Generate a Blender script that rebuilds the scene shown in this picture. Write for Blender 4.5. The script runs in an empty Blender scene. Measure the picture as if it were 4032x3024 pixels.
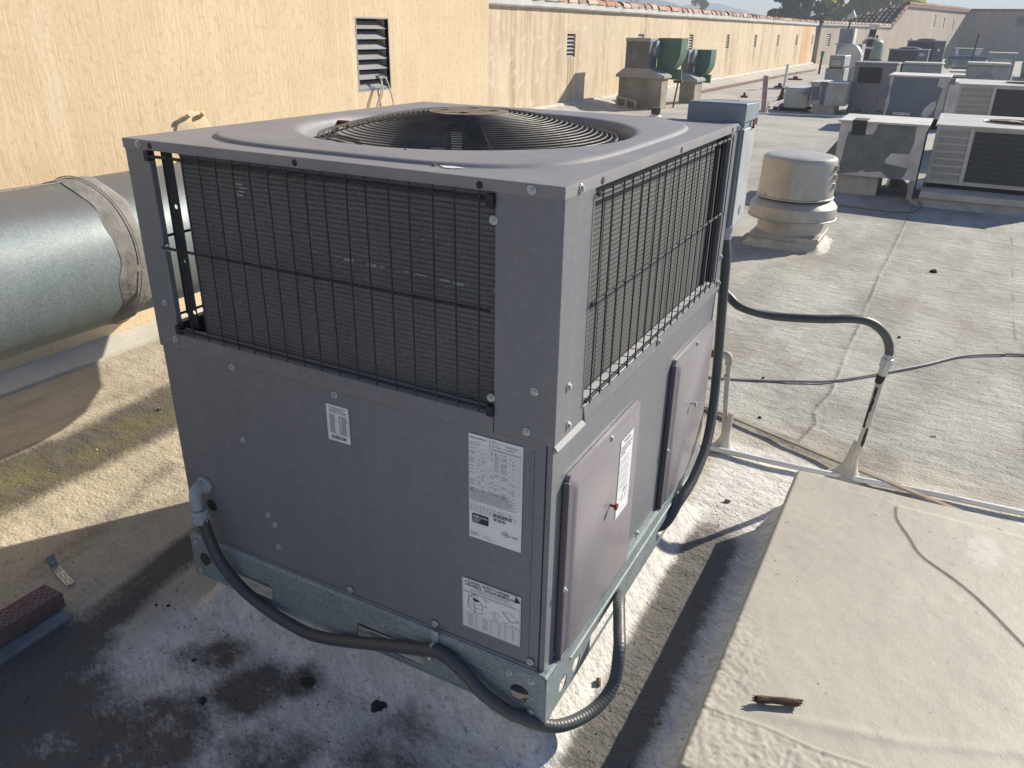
import bpy, bmesh, math, random
import numpy as np
from mathutils import Vector, Matrix
random.seed(7); rng = np.random.default_rng(7)
S = bpy.context.scene
COL = S.collection
G = -0.15                                   # level of the flat roof; z = 0 is the underside of the unit's base rails

# ------------------------------------------------------------------ camera, sky, sun, exposure
YAW, PITCH, ROLL = math.radians(-27.836), math.radians(-24.349), math.radians(1.021)
fw = Vector((math.sin(YAW)*math.cos(PITCH), math.cos(YAW)*math.cos(PITCH), math.sin(PITCH)))
rt = Vector((math.cos(YAW), -math.sin(YAW), 0)); up = rt.cross(fw)
r2 = math.cos(ROLL)*rt + math.sin(ROLL)*up; u2 = -math.sin(ROLL)*rt + math.cos(ROLL)*up
cam = bpy.data.objects.new('camera', bpy.data.cameras.new('camera')); COL.objects.link(cam)
m = Matrix((r2, u2, -fw)).transposed().to_4x4(); m.translation = Vector((0.560, -1.238, 1.459))
cam.matrix_world = m
cam.data.sensor_width = 36; cam.data.lens = 3100.7/4032*36; cam.data.clip_start = .02; cam.data.clip_end = 5000
S.camera = cam
SUN = Vector((.533, .846, .545)).normalized()
W = bpy.data.worlds.new('World'); S.world = W; W.use_nodes = True
wn = W.node_tree.nodes; bg = wn['Background']
sky = wn.new('ShaderNodeTexSky'); sky.sky_type = 'NISHITA'; sky.sun_disc = False
sky.sun_elevation = math.asin(SUN.z); sky.sun_rotation = math.atan2(SUN.x, SUN.y)
sky.altitude = 50; sky.air_density = 1.0; sky.dust_density = .3; sky.ozone_density = 3.0
wb = wn.new('ShaderNodeMix'); wb.data_type = 'RGBA'; wb.blend_type = 'MULTIPLY'; wb.inputs[0].default_value = 1; wb.inputs[7].default_value = (.76, .955, 1.23, 1)   # cool white balance of the whole sky
W.node_tree.links.new(sky.outputs[0], wb.inputs[6]); W.node_tree.links.new(wb.outputs[2], bg.inputs[0]); bg.inputs[1].default_value = .064
sl = bpy.data.lights.new('sun', 'SUN'); sl.energy = 5.0; sl.angle = math.radians(.53); sl.color = (1.0, .91, .76)
so = bpy.data.objects.new('sun', sl); COL.objects.link(so)
so.rotation_euler = (-SUN).to_track_quat('-Z', 'Y').to_euler(); so.location = (6, 9, 6)
S.view_settings.view_transform = 'Standard'; S.view_settings.look = 'None'
S.view_settings.exposure = .72; S.view_settings.gamma = 1
S.render.engine = 'CYCLES'

# ------------------------------------------------------------------ materials
def _n(nt, t, **k):
    n = nt.nodes.new(t)
    for a, b in k.items(): setattr(n, a, b)
    return n
def noise(nt, vec, scale, detail=4, rough=.55, sc=None):
    if sc:
        mp = _n(nt, 'ShaderNodeMapping'); mp.inputs['Scale'].default_value = sc
        nt.links.new(vec, mp.inputs[0]); vec = mp.outputs[0]
    n = _n(nt, 'ShaderNodeTexNoise'); n.inputs['Scale'].default_value = scale
    n.inputs['Detail'].default_value = detail; n.inputs['Roughness'].default_value = rough
    nt.links.new(vec, n.inputs['Vector']); return n.outputs['Fac']
def ramp(nt, fac, a, b):
    r = _n(nt, 'ShaderNodeMapRange'); r.inputs[1].default_value = a; r.inputs[2].default_value = b
    r.clamp = True; nt.links.new(fac, r.inputs[0]); return r.outputs[0]
def mulv(nt, a, v):
    q = _n(nt, 'ShaderNodeMath', operation='MULTIPLY'); nt.links.new(a, q.inputs[0])
    if isinstance(v, (int, float)): q.inputs[1].default_value = v
    else: nt.links.new(v, q.inputs[1])
    return q.outputs[0]
def mixc(nt, fac, a, b):
    q = _n(nt, 'ShaderNodeMix', data_type='RGBA')
    if isinstance(fac, (int, float)): q.inputs[0].default_value = fac
    else: nt.links.new(fac, q.inputs[0])
    for i, c in ((6, a), (7, b)):
        if isinstance(c, tuple): q.inputs[i].default_value = (*c, 1)
        else: nt.links.new(c, q.inputs[i])
    return q.outputs[2]
MATS = {}
def mat(name, col, col2=None, rough=.6, metal=0, nscale=4, streak=0, streakcol=None, ssc=(14, 14, .8),
        speck=0, speckscale=120, speckcol=None, bump=0, bscale=60, bump2=0, b2scale=8, rvar=.12, spangle=None, dust=None, coat=0, dustr=(.5, .95), sbump=0, sbs=(60, 60, 2)):
    if name in MATS: return MATS[name]
    M = bpy.data.materials.new(name); M.use_nodes = True; nt = M.node_tree
    bs = nt.nodes['Principled BSDF']; bs.inputs['Metallic'].default_value = metal
    tc = _n(nt, 'ShaderNodeTexCoord'); V = tc.outputs['Object']
    col2 = col2 or tuple(c*.8 for c in col)
    c = mixc(nt, ramp(nt, noise(nt, V, nscale, 6, .6), .35, .65), col, col2)
    if spangle:
        vo = _n(nt, 'ShaderNodeTexVoronoi'); vo.inputs['Scale'].default_value = spangle
        nt.links.new(V, vo.inputs['Vector'])
        sp = _n(nt, 'ShaderNodeSeparateColor'); nt.links.new(vo.outputs['Color'], sp.inputs[0])
        c = mixc(nt, mulv(nt, sp.outputs[0], .55), c, tuple(min(1, x*1.75) for x in col))
    if streak:
        f = mulv(nt, ramp(nt, noise(nt, V, 1, 5, .65, ssc), .48, .72), streak)
        c = mixc(nt, f, c, streakcol or tuple(x*.5 for x in col))
    if speck:
        f = mulv(nt, ramp(nt, noise(nt, V, speckscale, 2, .5), .55, .66), speck)
        c = mixc(nt, f, c, speckcol or tuple(x*.45 for x in col))
    if dust:                                  # dust settled on faces that look up
        ge = _n(nt, 'ShaderNodeNewGeometry'); sx = _n(nt, 'ShaderNodeSeparateXYZ'); nt.links.new(ge.outputs['Normal'], sx.inputs[0])
        f = mulv(nt, ramp(nt, sx.outputs[2], *dustr), ramp(nt, noise(nt, V, 9, 5, .6), .25, .8) if dustr == (.5, .95) else ramp(nt, noise(nt, V, 5, 5, .6), .2, .4))
        c = mixc(nt, mulv(nt, f, .8), c, dust)
    nt.links.new(c, bs.inputs['Base Color'])
    rr = _n(nt, 'ShaderNodeMapRange'); rr.inputs[3].default_value = max(.03, rough-rvar); rr.inputs[4].default_value = min(1, rough+rvar)
    nt.links.new(noise(nt, V, nscale*3, 4), rr.inputs[0]); nt.links.new(rr.outputs[0], bs.inputs['Roughness'])
    if coat: bs.inputs['Coat Weight'].default_value = coat
    h = None
    if sbump:
        b = _n(nt, 'ShaderNodeBump'); b.inputs['Strength'].default_value = 1; b.inputs['Distance'].default_value = sbump
        nt.links.new(noise(nt, V, 1, 4, .6, sbs), b.inputs['Height']); h = b
    if bump:
        b = _n(nt, 'ShaderNodeBump'); b.inputs['Strength'].default_value = 1; b.inputs['Distance'].default_value = bump
        nt.links.new(noise(nt, V, bscale, 4, .6), b.inputs['Height'])
        if h: nt.links.new(h.outputs[0], b.inputs['Normal'])
        h = b
    if bump2:
        b = _n(nt, 'ShaderNodeBump'); b.inputs['Strength'].default_value = 1; b.inputs['Distance'].default_value = bump2
        nt.links.new(noise(nt, V, b2scale, 3, .5), b.inputs['Height'])
        if h: nt.links.new(h.outputs[0], b.inputs['Normal'])
        h = b
    if h: nt.links.new(h.outputs[0], bs.inputs['Normal'])
    MATS[name] = M; return M

UNIT = mat('taupe enamel', (.150, .158, .178), (.162, .169, .188), rough=.42, nscale=2.5, streak=.32, streakcol=(.20, .205, .215), ssc=(22, 22, .9), speck=.25, speckscale=55, speckcol=(.24, .24, .245), bump=.0002, bscale=300, bump2=.0035, b2scale=2.2, dust=(.3, .29, .28))
LIDM = mat('weathered lid enamel', (.185, .182, .198), (.235, .23, .245), rough=.6, nscale=5, speck=.5, speckscale=9, speckcol=(.27, .245, .225), streak=.4, streakcol=(.19, .185, .19), ssc=(5, 5, 5), bump=.0002, bscale=250, dust=(.245, .235, .235))
PAN = mat('mauve enamel', (.205, .188, .21), (.22, .203, .222), rough=.28, nscale=3, streak=.3, streakcol=(.26, .25, .265), ssc=(40, 40, 2))
PANE = mat('dark mauve enamel', (.11, .09, .115), rough=.35)
GALV = mat('galvanised rail', (.175, .212, .222), (.14, .17, .18), rough=.5, metal=.12, nscale=12, streak=.4, streakcol=(.33, .35, .34), ssc=(8, 8, 8), spangle=200)
DUCTG = mat('spangled duct steel', (.165, .20, .21), (.125, .158, .165), rough=.50, metal=.15, nscale=4, spangle=230, streak=.35, streakcol=(.24, .27, .265), ssc=(3, 30, 3), dust=(.135, .122, .118), dustr=(.62, .80))
MASTIC = mat('duct mastic', (.27, .255, .235), (.17, .16, .15), rough=.85, nscale=14, bump=.004, bscale=50)
WIRE = mat('black wire', (.012, .015, .024), rough=.6)
GUARD = mat('guard wire', (.085, .082, .07), (.03, .03, .03), rough=.6, nscale=20)
RUSTY = mat('rusty hub plate', (.25, .21, .14), (.13, .085, .045), rough=.7, nscale=22, speck=.6, speckscale=60, speckcol=(.09, .04, .02))
SCREW = mat('zinc screw', (.50, .52, .53), rough=.35, metal=.4, nscale=80)
RUST = mat('rust', (.2, .055, .02), (.11, .03, .015), rough=.8, nscale=90)
DARK = mat('dark inside', (.022, .025, .032), rough=.8)
COILM = mat('coil fins', (.120, .127, .135), (.09, .097, .105), rough=.55, metal=.25, nscale=3, streak=.55, streakcol=(.07, .078, .088), ssc=(34, 34, .6), speck=.5, speckscale=170, speckcol=(.22, .225, .225), bump=.0015, bscale=260)
HOSE = mat('grey conduit', (.062, .068, .070), (.048, .054, .057), rough=.45, nscale=10, dust=(.11, .105, .1))
FIT = mat('grey fitting', (.40, .42, .43), rough=.5, nscale=20)
PAPER = mat('white sticker', (.72, .74, .76), (.68, .70, .73), rough=.45, nscale=8)
INK = mat('black print', (.02, .02, .022), rough=.5)
INKG = mat('grey print', (.27, .275, .285), rough=.5)
BOXM = mat('blue grey enamel', (.18, .22, .25), (.22, .26, .285), rough=.42, nscale=5, dust=(.3, .3, .29))
WHITEC = mat('white roof coating', (.72, .70, .65), (.62, .60, .555), rough=.75, nscale=6, streak=.35, streakcol=(.42, .38, .31), ssc=(16, 16, 3), bump=.003, bscale=28, bump2=.006, b2scale=7, speck=.3, speckscale=90, speckcol=(.35, .31, .26))
OLDWHITE = mat('dirty white coating', (.55, .53, .47), (.38, .36, .32), rough=.8, nscale=5, streak=.5, streakcol=(.24, .22, .19), ssc=(9, 9, 1.4), bump=.003, bscale=30)
TARM = mat('black tar', (.018, .018, .02), rough=.75, bump=.004, bscale=90)
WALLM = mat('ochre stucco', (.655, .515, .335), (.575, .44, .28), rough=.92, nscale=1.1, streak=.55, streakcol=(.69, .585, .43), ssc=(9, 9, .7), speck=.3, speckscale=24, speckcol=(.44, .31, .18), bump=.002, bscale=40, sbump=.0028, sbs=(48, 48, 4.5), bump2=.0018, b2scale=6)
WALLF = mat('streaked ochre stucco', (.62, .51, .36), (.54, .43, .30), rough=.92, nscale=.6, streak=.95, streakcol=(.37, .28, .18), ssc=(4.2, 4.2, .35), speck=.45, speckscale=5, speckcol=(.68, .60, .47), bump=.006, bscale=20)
WALLG = mat('weak-sun stucco', (.47, .40, .33), (.41, .35, .29), rough=.92, nscale=.6, streak=.7, streakcol=(.30, .25, .20), ssc=(1.8, 1.8, .25), bump=.008, bscale=10)  # weaker sun on the far walls put into the greyer colour
FLASHM = mat('painted flashing', (.56, .54, .47), (.46, .44, .385), rough=.7, nscale=4, streak=.4, streakcol=(.28, .25, .21), ssc=(3, 3, 12), bump=.002, bscale=40)
GUTTER = mat('painted gutter', (.60, .60, .57), (.48, .48, .46), rough=.6, nscale=2, streak=.3, ssc=(2, 2, 8))
LOUV = mat('grey louver paint', (.30, .30, .31), (.24, .24, .25), rough=.6, nscale=9, speck=.3, speckscale=80)
TILES = [mat('clay tile %s' % n, c, tuple(x*.62 for x in c), rough=.8, nscale=7, bump=.003, bscale=40) for n, c in
         (('red', (.40, .17, .10)), ('pale', (.55, .42, .32)), ('brown', (.27, .16, .12)), ('pink', (.47, .27, .20)))]
DTILES = [mat('shaded clay %s' % n, c, tuple(x*.6 for x in c), rough=.8, nscale=7) for n, c in
          (('umber', (.12, .085, .07)), ('dun', (.22, .17, .14)), ('soot', (.06, .05, .05)))]
GREENP = mat('green hood paint', (.085, .16, .115), (.065, .13, .095), rough=.5, nscale=4)
MGALV = mat('dull sheet steel', (.27, .285, .28), (.19, .20, .20), rough=.55, metal=.15, nscale=7, spangle=60, streak=.4, streakcol=(.17, .17, .16), ssc=(12, 12, 2))
ALU = mat('spun aluminium', (.50, .48, .43), (.40, .38, .34), rough=.45, metal=.35, nscale=4, streak=.5, streakcol=(.34, .27, .18), ssc=(8, 8, 1.0), speck=.2, speckscale=50)
CREAM = mat('cream unit enamel', (.56, .54, .47), (.48, .46, .40), rough=.5, nscale=3, streak=.3, ssc=(10, 10, 1.5))
DKCOIL = mat('dark condenser coil', (.035, .04, .045), (.05, .055, .06), rough=.6, nscale=20, bump=.002, bscale=120)
PATCHM = mat('dark duct wrap', (.13, .15, .155), (.19, .205, .205), rough=.8, nscale=9, speck=.4, speckscale=50, speckcol=(.28, .29, .28))
SLATE = mat('slate blue panel', (.13, .16, .19), (.17, .20, .225), rough=.55, nscale=2.2)
PAINTW = mat('white patch paint', (.62, .61, .57), (.50, .49, .46), rough=.75, nscale=6, streak=.3, ssc=(6, 6, 6))
REDB = mat('dark red primer', (.12, .025, .02), rough=.7)
PINKP = mat('faded pink pipe', (.42, .29, .30), (.34, .22, .22), rough=.7, nscale=6)
GRNCAP = mat('green cap', (.02, .30, .10), rough=.5)
RINGR = mat('maroon fan guard', (.13, .035, .03), rough=.6)
TANKM = mat('pale green tank', (.30, .34, .25), (.25, .28, .2), rough=.4, nscale=3)
CHROME = mat('bright flue steel', (.55, .55, .53), rough=.25, metal=.85, nscale=4)
DRKFLUE = mat('dark flue pipe', (.035, .033, .032), rough=.5)
WOODM = mat('weathered lath', (.36, .30, .23), (.26, .21, .16), rough=.85, nscale=20)
REDWOOD = mat('red-brown timber', (.24, .14, .12), (.16, .095, .08), rough=.8, nscale=9, streak=.5, streakcol=(.05, .03, .028), ssc=(30, 4, 30), bump=.002, bscale=80)
STICK = mat('dead stick bark', (.13, .075, .045), (.07, .04, .025), rough=.9, nscale=60, bump=.003, bscale=90)
LEAFD = mat('dry leaf', (.24, .18, .12), (.14, .10, .07), rough=.8, nscale=60)
PVC = mat('white pvc', (.74, .74, .70), (.68, .67, .63), rough=.45, nscale=5)
CABLE = mat('grey cable', (.28, .27, .25), (.2, .19, .18), rough=.6)
CINDER = mat('tan block', (.42, .34, .23), (.32, .26, .18), rough=.9, nscale=14)
def leafmat(name, a, b, tr):
    M = mat(name, a, b, rough=.7, nscale=.9); nt = M.node_tree; bs = nt.nodes['Principled BSDF']; out = nt.nodes['Material Output']
    t = _n(nt, 'ShaderNodeBsdfTranslucent'); t.inputs[0].default_value = (*tr, 1); mx = _n(nt, 'ShaderNodeMixShader'); mx.inputs[0].default_value = .55
    nt.links.new(bs.outputs[0], mx.inputs[1]); nt.links.new(t.outputs[0], mx.inputs[2]); nt.links.new(mx.outputs[0], out.inputs[0]); return M
BARK = mat('tree bark', (.08, .06, .045), rough=.9)

# ------------------------------------------------------------------ mesh helpers
class MB:
    def __init__(s): s.v = []; s.f = []
    def add(s, vs, fs):
        o = len(s.v); s.v += [tuple(v) for v in vs]; s.f += [tuple(i+o for i in f) for f in fs]; return s
    def box(s, x0, x1, y0, y1, z0, z1):
        return s.add([(x0,y0,z0),(x1,y0,z0),(x1,y1,z0),(x0,y1,z0),(x0,y0,z1),(x1,y0,z1),(x1,y1,z1),(x0,y1,z1)],
                     [(0,3,2,1),(4,5,6,7),(0,1,5,4),(1,2,6,5),(2,3,7,6),(3,0,4,7)])
    def tube(s, pts, r, n=12, cap=True, closed=False):
        P = [Vector(p) for p in pts]; N = len(P); vs = []; fs = []
        rs = r if isinstance(r, (list, tuple)) else [r]*N
        prev = None
        for i in range(N):
            if closed: t = P[(i+1) % N]-P[i-1]
            else: t = (P[min(i+1, N-1)]-P[max(i-1, 0)])
            t.normalize()
            if prev is None:
                a = Vector((0, 0, 1)) if abs(t.z) < .9 else Vector((1, 0, 0)); u = t.cross(a).normalized()
            else: u = (prev - t*prev.dot(t)).normalized()
            prev = u; w = t.cross(u)
            for k in range(n):
                an = 2*math.pi*k/n; vs.append(P[i]+(u*math.cos(an)+w*math.sin(an))*rs[i])
        M = N if closed else N-1
        for i in range(M):
            j = (i+1) % N
            for k in range(n): fs.append((i*n+k, i*n+(k+1) % n, j*n+(k+1) % n, j*n+k))
        if cap and not closed: fs += [tuple(range(n))[::-1], tuple((N-1)*n+k for k in range(n))]
        return s.add(vs, fs)
    def lathe(s, c, prof, n=48, axis='z'):
        vs = []; fs = []
        for r, h in prof:
            for k in range(n):
                a = 2*math.pi*k/n; q = (r*math.cos(a), r*math.sin(a), h)
                if axis == 'x': q = (h, q[0], q[1])
                if axis == 'y': q = (q[0], h, q[1])
                vs.append((c[0]+q[0], c[1]+q[1], c[2]+q[2]))
        for i in range(len(prof)-1):
            for k in range(n): fs.append((i*n+k, i*n+(k+1) % n, (i+1)*n+(k+1) % n, (i+1)*n+k))
        if prof[0][0] > 1e-6: fs.append(tuple(range(n))[::-1])
        if prof[-1][0] > 1e-6: fs.append(tuple((len(prof)-1)*n+k for k in range(n)))
        return s.add(vs, fs)
    def prism(s, poly, a, b, axis='z'):   # poly 2D, extruded from a to b along axis
        def P(p, h): return {'z': (p[0], p[1], h), 'y': (p[0], h, p[1]), 'x': (h, p[0], p[1])}[axis]
        n = len(poly); vs = [P(p, a) for p in poly]+[P(p, b) for p in poly]
        fs = [tuple(range(n))[::-1], tuple(range(n, 2*n))]+[(i, (i+1) % n, (i+1) % n+n, i+n) for i in range(n)]
        return s.add(vs, fs)
    def mesh(s, name='m', smooth=30):
        me = bpy.data.meshes.new(name); me.from_pydata(s.v, [], s.f); fix(me, smooth); return me
def fix(me, smooth=30):
    bm = bmesh.new(); bm.from_mesh(me); bmesh.ops.recalc_face_normals(bm, faces=bm.faces); bm.to_mesh(me); bm.free()
    if smooth:
        for p in me.polygons: p.use_smooth = True
        me.set_sharp_from_angle(angle=math.radians(smooth))
def wloc(o):
    v = Vector((0, 0, 0))
    while o: v = v+o.location; o = o.parent
    return v
def part(name, me, ma, parent, at=(0, 0, 0), rot=None, bevel=0, label=None, kind=None):
    if isinstance(me, MB): me = me.mesh(name)
    if ma and not me.materials: me.materials.append(ma)
    o = bpy.data.objects.new(name, me); COL.objects.link(o)
    if parent: o.parent = parent; o.location = Vector(at)-wloc(parent)
    else: o.location = at
    if rot: o.rotation_euler = rot
    if bevel:
        b = o.modifiers.new('bevel', 'BEVEL'); b.width = bevel; b.segments = 2; b.limit_method = 'ANGLE'; b.angle_limit = math.radians(40)
    if label: o['label'] = label
    if kind: o['kind'] = kind
    return o
def thing(name, label, cat, loc, group=None):
    o = bpy.data.objects.new(name, None); COL.objects.link(o); o.location = loc; o.empty_display_size = .1
    o['label'] = label; o['category'] = cat
    if group: o['group'] = group
    return o
def solo(name, me, ma, label, cat, at=(0, 0, 0), group=None, rot=None, bevel=0):
    o = part(name, me, ma, None, at, rot, bevel); o['label'] = label; o['category'] = cat
    if group: o['group'] = group
    return o
def box(x0, x1, y0, y1, z0, z1): return MB().box(x0, x1, y0, y1, z0, z1)
def circ(cx, cy, r, n=28, sx=1, sy=1): return [(cx+r*sx*math.cos(2*math.pi*i/n), cy+r*sy*math.sin(2*math.pi*i/n)) for i in range(n)]
def rrect(x0, x1, y0, y1, r, n=5):
    P = []
    for cx, cy, a0 in ((x1-r, y1-r, 0), (x0+r, y1-r, 90), (x0+r, y0+r, 180), (x1-r, y0+r, 270)):
        for i in range(n+1): a = math.radians(a0+90*i/n); P.append((cx+r*math.cos(a), cy+r*math.sin(a)))
    return P
DG = None
def curve_mesh(cu, fn):
    o = bpy.data.objects.new('tmp', cu); COL.objects.link(o)
    bpy.context.view_layer.update()
    me = bpy.data.meshes.new_from_object(o.evaluated_get(bpy.context.evaluated_depsgraph_get()))
    bpy.data.objects.remove(o); bpy.data.curves.remove(cu)
    for v in me.vertices: v.co = fn(v.co)
    return me
def holed(outline, holes, t, fn):       # flat plate with real holes, thickness t; fn maps (u, v, w) to the world
    cu = bpy.data.curves.new('c', 'CURVE'); cu.dimensions = '2D'; cu.fill_mode = 'BOTH'; cu.extrude = t/2
    for poly in [outline]+holes:
        sp = cu.splines.new('POLY'); sp.points.add(len(poly)-1); sp.use_cyclic_u = True
        for i, p in enumerate(poly): sp.points[i].co = (p[0], p[1], 0, 1)
    me = curve_mesh(cu, fn); fix(me, 0); return me
def spline(pts, per=8):
    P = [Vector(p) for p in pts]; P = [2*P[0]-P[1]]+P+[2*P[-1]-P[-2]]; out = []
    for i in range(1, len(P)-2):
        for k in range(per):
            t = k/per; a, b, c, d = P[i-1:i+3]
            out.append(.5*((2*b)+(c-a)*t+(2*a-5*b+4*c-d)*t*t+(3*b-a-3*c+d)*t**3))
    return out+[P[-2]]
# vectorised value noise
_T = rng.random((256, 256))
def vn(x, y):
    xi = np.floor(x).astype(int); yi = np.floor(y).astype(int); fx = x-xi; fy = y-yi
    fx = fx*fx*(3-2*fx); fy = fy*fy*(3-2*fy); g = lambda a, b: _T[a & 255, b & 255]
    return (g(xi, yi)*(1-fx)+g(xi+1, yi)*fx)*(1-fy)+(g(xi, yi+1)*(1-fx)+g(xi+1, yi+1)*fx)*fy
def fbm(x, y, o=4):
    s = 0; a = .5; t = 0
    for i in range(o): s = s+a*vn(x*2**i+17*i, y*2**i+31*i); t += a; a *= .5
    return s/t
def ss(a, b, x): t = np.clip((x-a)/(b-a), 0, 1); return t*t*(3-2*t)
def seg(x, y, P):                        # distance to a polyline
    d = np.full(np.shape(x), 1e9)
    for (ax, ay), (bx, by) in zip(P[:-1], P[1:]):
        vx, vy = bx-ax, by-ay; t = np.clip(((x-ax)*vx+(y-ay)*vy)/(vx*vx+vy*vy), 0, 1)
        d = np.minimum(d, np.hypot(x-ax-t*vx, y-ay-t*vy))
    return d
def grid_mesh(xs, ys, zf, attrs):
    X, Y = np.meshgrid(xs, ys, indexing='ij'); Z = zf(X, Y); nx, ny = len(xs), len(ys)
    me = bpy.data.meshes.new('grid'); v = np.stack([X, Y, Z], -1).reshape(-1, 3).astype(np.float32)
    I = (np.arange(nx-1)[:, None]*ny+np.arange(ny-1)[None, :]).ravel()
    F = np.stack([I, I+ny, I+ny+1, I+1], -1).astype(np.int32)
    me.vertices.add(len(v)); me.vertices.foreach_set('co', v.ravel())
    me.loops.add(F.size); me.loops.foreach_set('vertex_index', F.ravel())
    me.polygons.add(len(F)); me.polygons.foreach_set('loop_start', np.arange(0, F.size, 4, dtype=np.int32))
    me.update(calc_edges=True)
    me.polygons.foreach_set('use_smooth', np.ones(len(F), bool))
    for n, f in attrs.items():
        a = me.attributes.new(n, 'FLOAT', 'POINT'); a.data.foreach_set('value', f(X, Y).reshape(-1).astype(np.float32))
    return me

# ------------------------------------------------------------------ roof surface
CURB = (-1.075, -.035, .040, 1.175); SLAB = (.326, 2.2, -.024, 1.384)
def rectd(X, Y, x0, x1, y0, y1): return np.hypot(np.maximum(np.maximum(x0-X, X-x1), 0), np.maximum(np.maximum(y0-Y, Y-y1), 0))
def roof_z(X, Y):
    z = G+.006*(fbm(X*2.2, Y*2.2)-.5)+.0035*(fbm(X*11, Y*11, 3)-.5)
    near = 0
    cove = ss(-5.9, -6.8, X)*ss(5.4, 6.5, Y); z = z+near+.16*cove*cove
    z = z+.05*ss(.9, 0, np.hypot((X+6.4)*1.2, (Y-15.8)*.8))
    z = z+.006*np.exp(-(seg(X, Y, [(-.95, -.27), (-.842, -.249), (-.59, -.243), (-.3, -.235)])/.012)**2)*ss(-1.05, -.9, X)
    z = z+.004*ss(-.045, -.02, Y)*ss(-1.2, -1.1, X)*ss(.1, 0, X)
    z = z+.005*np.exp(-(seg(X, Y, [(.245, 1.95), (.29, 2.2), (.262, 2.35), (.30, 2.62), (.303, 3.3), (.31, 4.9), (.357, 7.3)])/.009)**2)*(.4+fbm(X*9, Y*9))
    z = z+.012*(fbm(X*7+3, Y*7, 3)-.4)*ss(.45, .15, np.hypot(X-.2, Y-2.05))
    du, ds = rectd(X, Y, *CURB), rectd(X, Y, *SLAB); wv = .012*(fbm(X*9, Y*9, 3)-.5)
    z = z+.125*np.clip(1-(du+wv)/.105, 0, 1)**2.3+.10*np.clip(1-(ds+wv)/.085, 0, 1)**2.0
    return np.minimum(z, np.where((ds <= 0), G, 9))
def a_dirt(X, Y):                         # soot and black grime
    n = fbm(X*5, Y*5); n2 = fbm(X*22, Y*22, 3); nl = fbm(X*26, Y*4, 4)
    d = ss(.11, .02, np.abs(X+1.375+.03*np.sin(Y*7)))*ss(.75, .25, Y)*ss(-.45, -.12, Y)*(.35+1.3*nl)
    v = ss(.02, .07, X)*ss(.25, .17, X)*ss(-.25, .15, Y)*ss(1.35, 1.0, Y)
    d = np.maximum(d, v*(.55+.8*n2))
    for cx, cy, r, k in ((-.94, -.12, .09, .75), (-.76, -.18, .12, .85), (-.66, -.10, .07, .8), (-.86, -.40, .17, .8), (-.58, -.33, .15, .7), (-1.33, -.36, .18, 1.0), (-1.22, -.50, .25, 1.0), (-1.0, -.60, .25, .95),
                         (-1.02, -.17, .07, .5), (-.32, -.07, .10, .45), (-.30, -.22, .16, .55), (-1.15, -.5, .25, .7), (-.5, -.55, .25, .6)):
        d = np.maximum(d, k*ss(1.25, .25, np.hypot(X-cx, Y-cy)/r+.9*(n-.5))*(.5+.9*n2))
    d = np.maximum(d, .40*ss(.012, .002, seg(X, Y, [(1.12, 1.9), (1.14, 4.2), (1.2, 6.4), (1.27, 9)]))*ss(.35, .6, fbm(X*13, Y*3)+.1))
    g = ss(.28, .12, np.abs(X+2.33+.10*(fbm(Y*2+5, X*2)-.5)))*ss(2.2, 1.2, Y)*(.45+.8*fbm(X*9, Y*6))
    d = np.maximum(d, g*.95)
    d = np.maximum(d, .45*ss(.10, .0, seg(X, Y, [(-1.9, .5), (-1.75, .1), (-1.7, -.3)]))*nl)
    d = np.maximum(d, .50*ss(.012, .003, seg(X, Y, [(.245, 1.95), (.29, 2.2), (.262, 2.35), (.30, 2.62), (.303, 3.3), (.31, 4.9), (.357, 7.3), (.42, 13)]))*ss(.4, .6, fbm(X*13, Y*3)+.15))
    d = np.maximum(d, .55*ss(.09, .01, seg(X, Y, [(-.2, 2.08), (.2, 1.97), (.5, 1.82), (1.2, 1.6)]))*(.3+n))
    d = np.maximum(d, .5*ss(.28, .05, np.hypot(X-.5, Y-1.95))*n)
    d = d*ss(.015, .065, rectd(X, Y, *CURB)+.02*(n-.5))*ss(.01, .05, rectd(X, Y, *SLAB)+.01*(n-.5))
    return np.clip(d*1.3, 0, 1)
def a_green(X, Y): return np.clip(ss(.22, .05, np.abs(X+2.30))*ss(1.6, .9, Y)*ss(.42, .62, fbm(X*8+9, Y*6)), 0, 1)
def a_white(X, Y):                        # how much white coating is left
    a = ss(-1.28, -1.12, X+.08*(fbm(X*6, Y*6)-.5))*ss(.02, -.01, Y)
    b = ss(-1.45, -1.25, X)*ss(-.1, -.3, Y+.2*X*0)*.6
    c = ss(-.05, 0.02, X)*ss(1.95, 1.75, Y+.3*(fbm(X*6, Y*6)-.5)*.6)
    e = ss(.12, .08, rectd(X, Y, *CURB)+.03*(fbm(X*8, Y*8)-.5)); f = ss(.12, .07, rectd(X, Y, *SLAB))
    return np.clip(np.maximum(np.maximum(np.maximum(a, b), c), np.maximum(e, f)), 0, 1)
def a_gran(X, Y): return ss(1.75, 2.15, Y+.25*(fbm(X*4, Y*4)-.5))*ss(16, 13, Y*0+np.hypot(X, Y)*.6)   # granulated cap sheet
def a_far(X, Y): return ss(9, 17, Y)
def axis(segs):
    out = []
    for a, b, d in segs: out += list(np.arange(a, b, d))
    return np.array(out+[segs[-1][1]])
xs = axis([(-7.6, -3.3, .12), (-3.3, -1.65, .016), (-1.65, .4, .009), (.4, 1.7, .018), (1.7, 4, .12), (4, 30, 2)])
ys = axis([(-8, -.9, .6), (-.9, 1.5, .009), (1.5, 3.2, .014), (3.2, 9, .05), (9, 20, .14), (20, 78, 1)])
roof = part('flat_roof', grid_mesh(xs, ys, roof_z, dict(dirt=a_dirt, green=a_green, white=a_white, gran=a_gran, far=a_far)), None, None, kind='structure')
M = bpy.data.materials.new('coated flat roof'); M.use_nodes = True; nt = M.node_tree; bs = nt.nodes['Principled BSDF']
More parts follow.
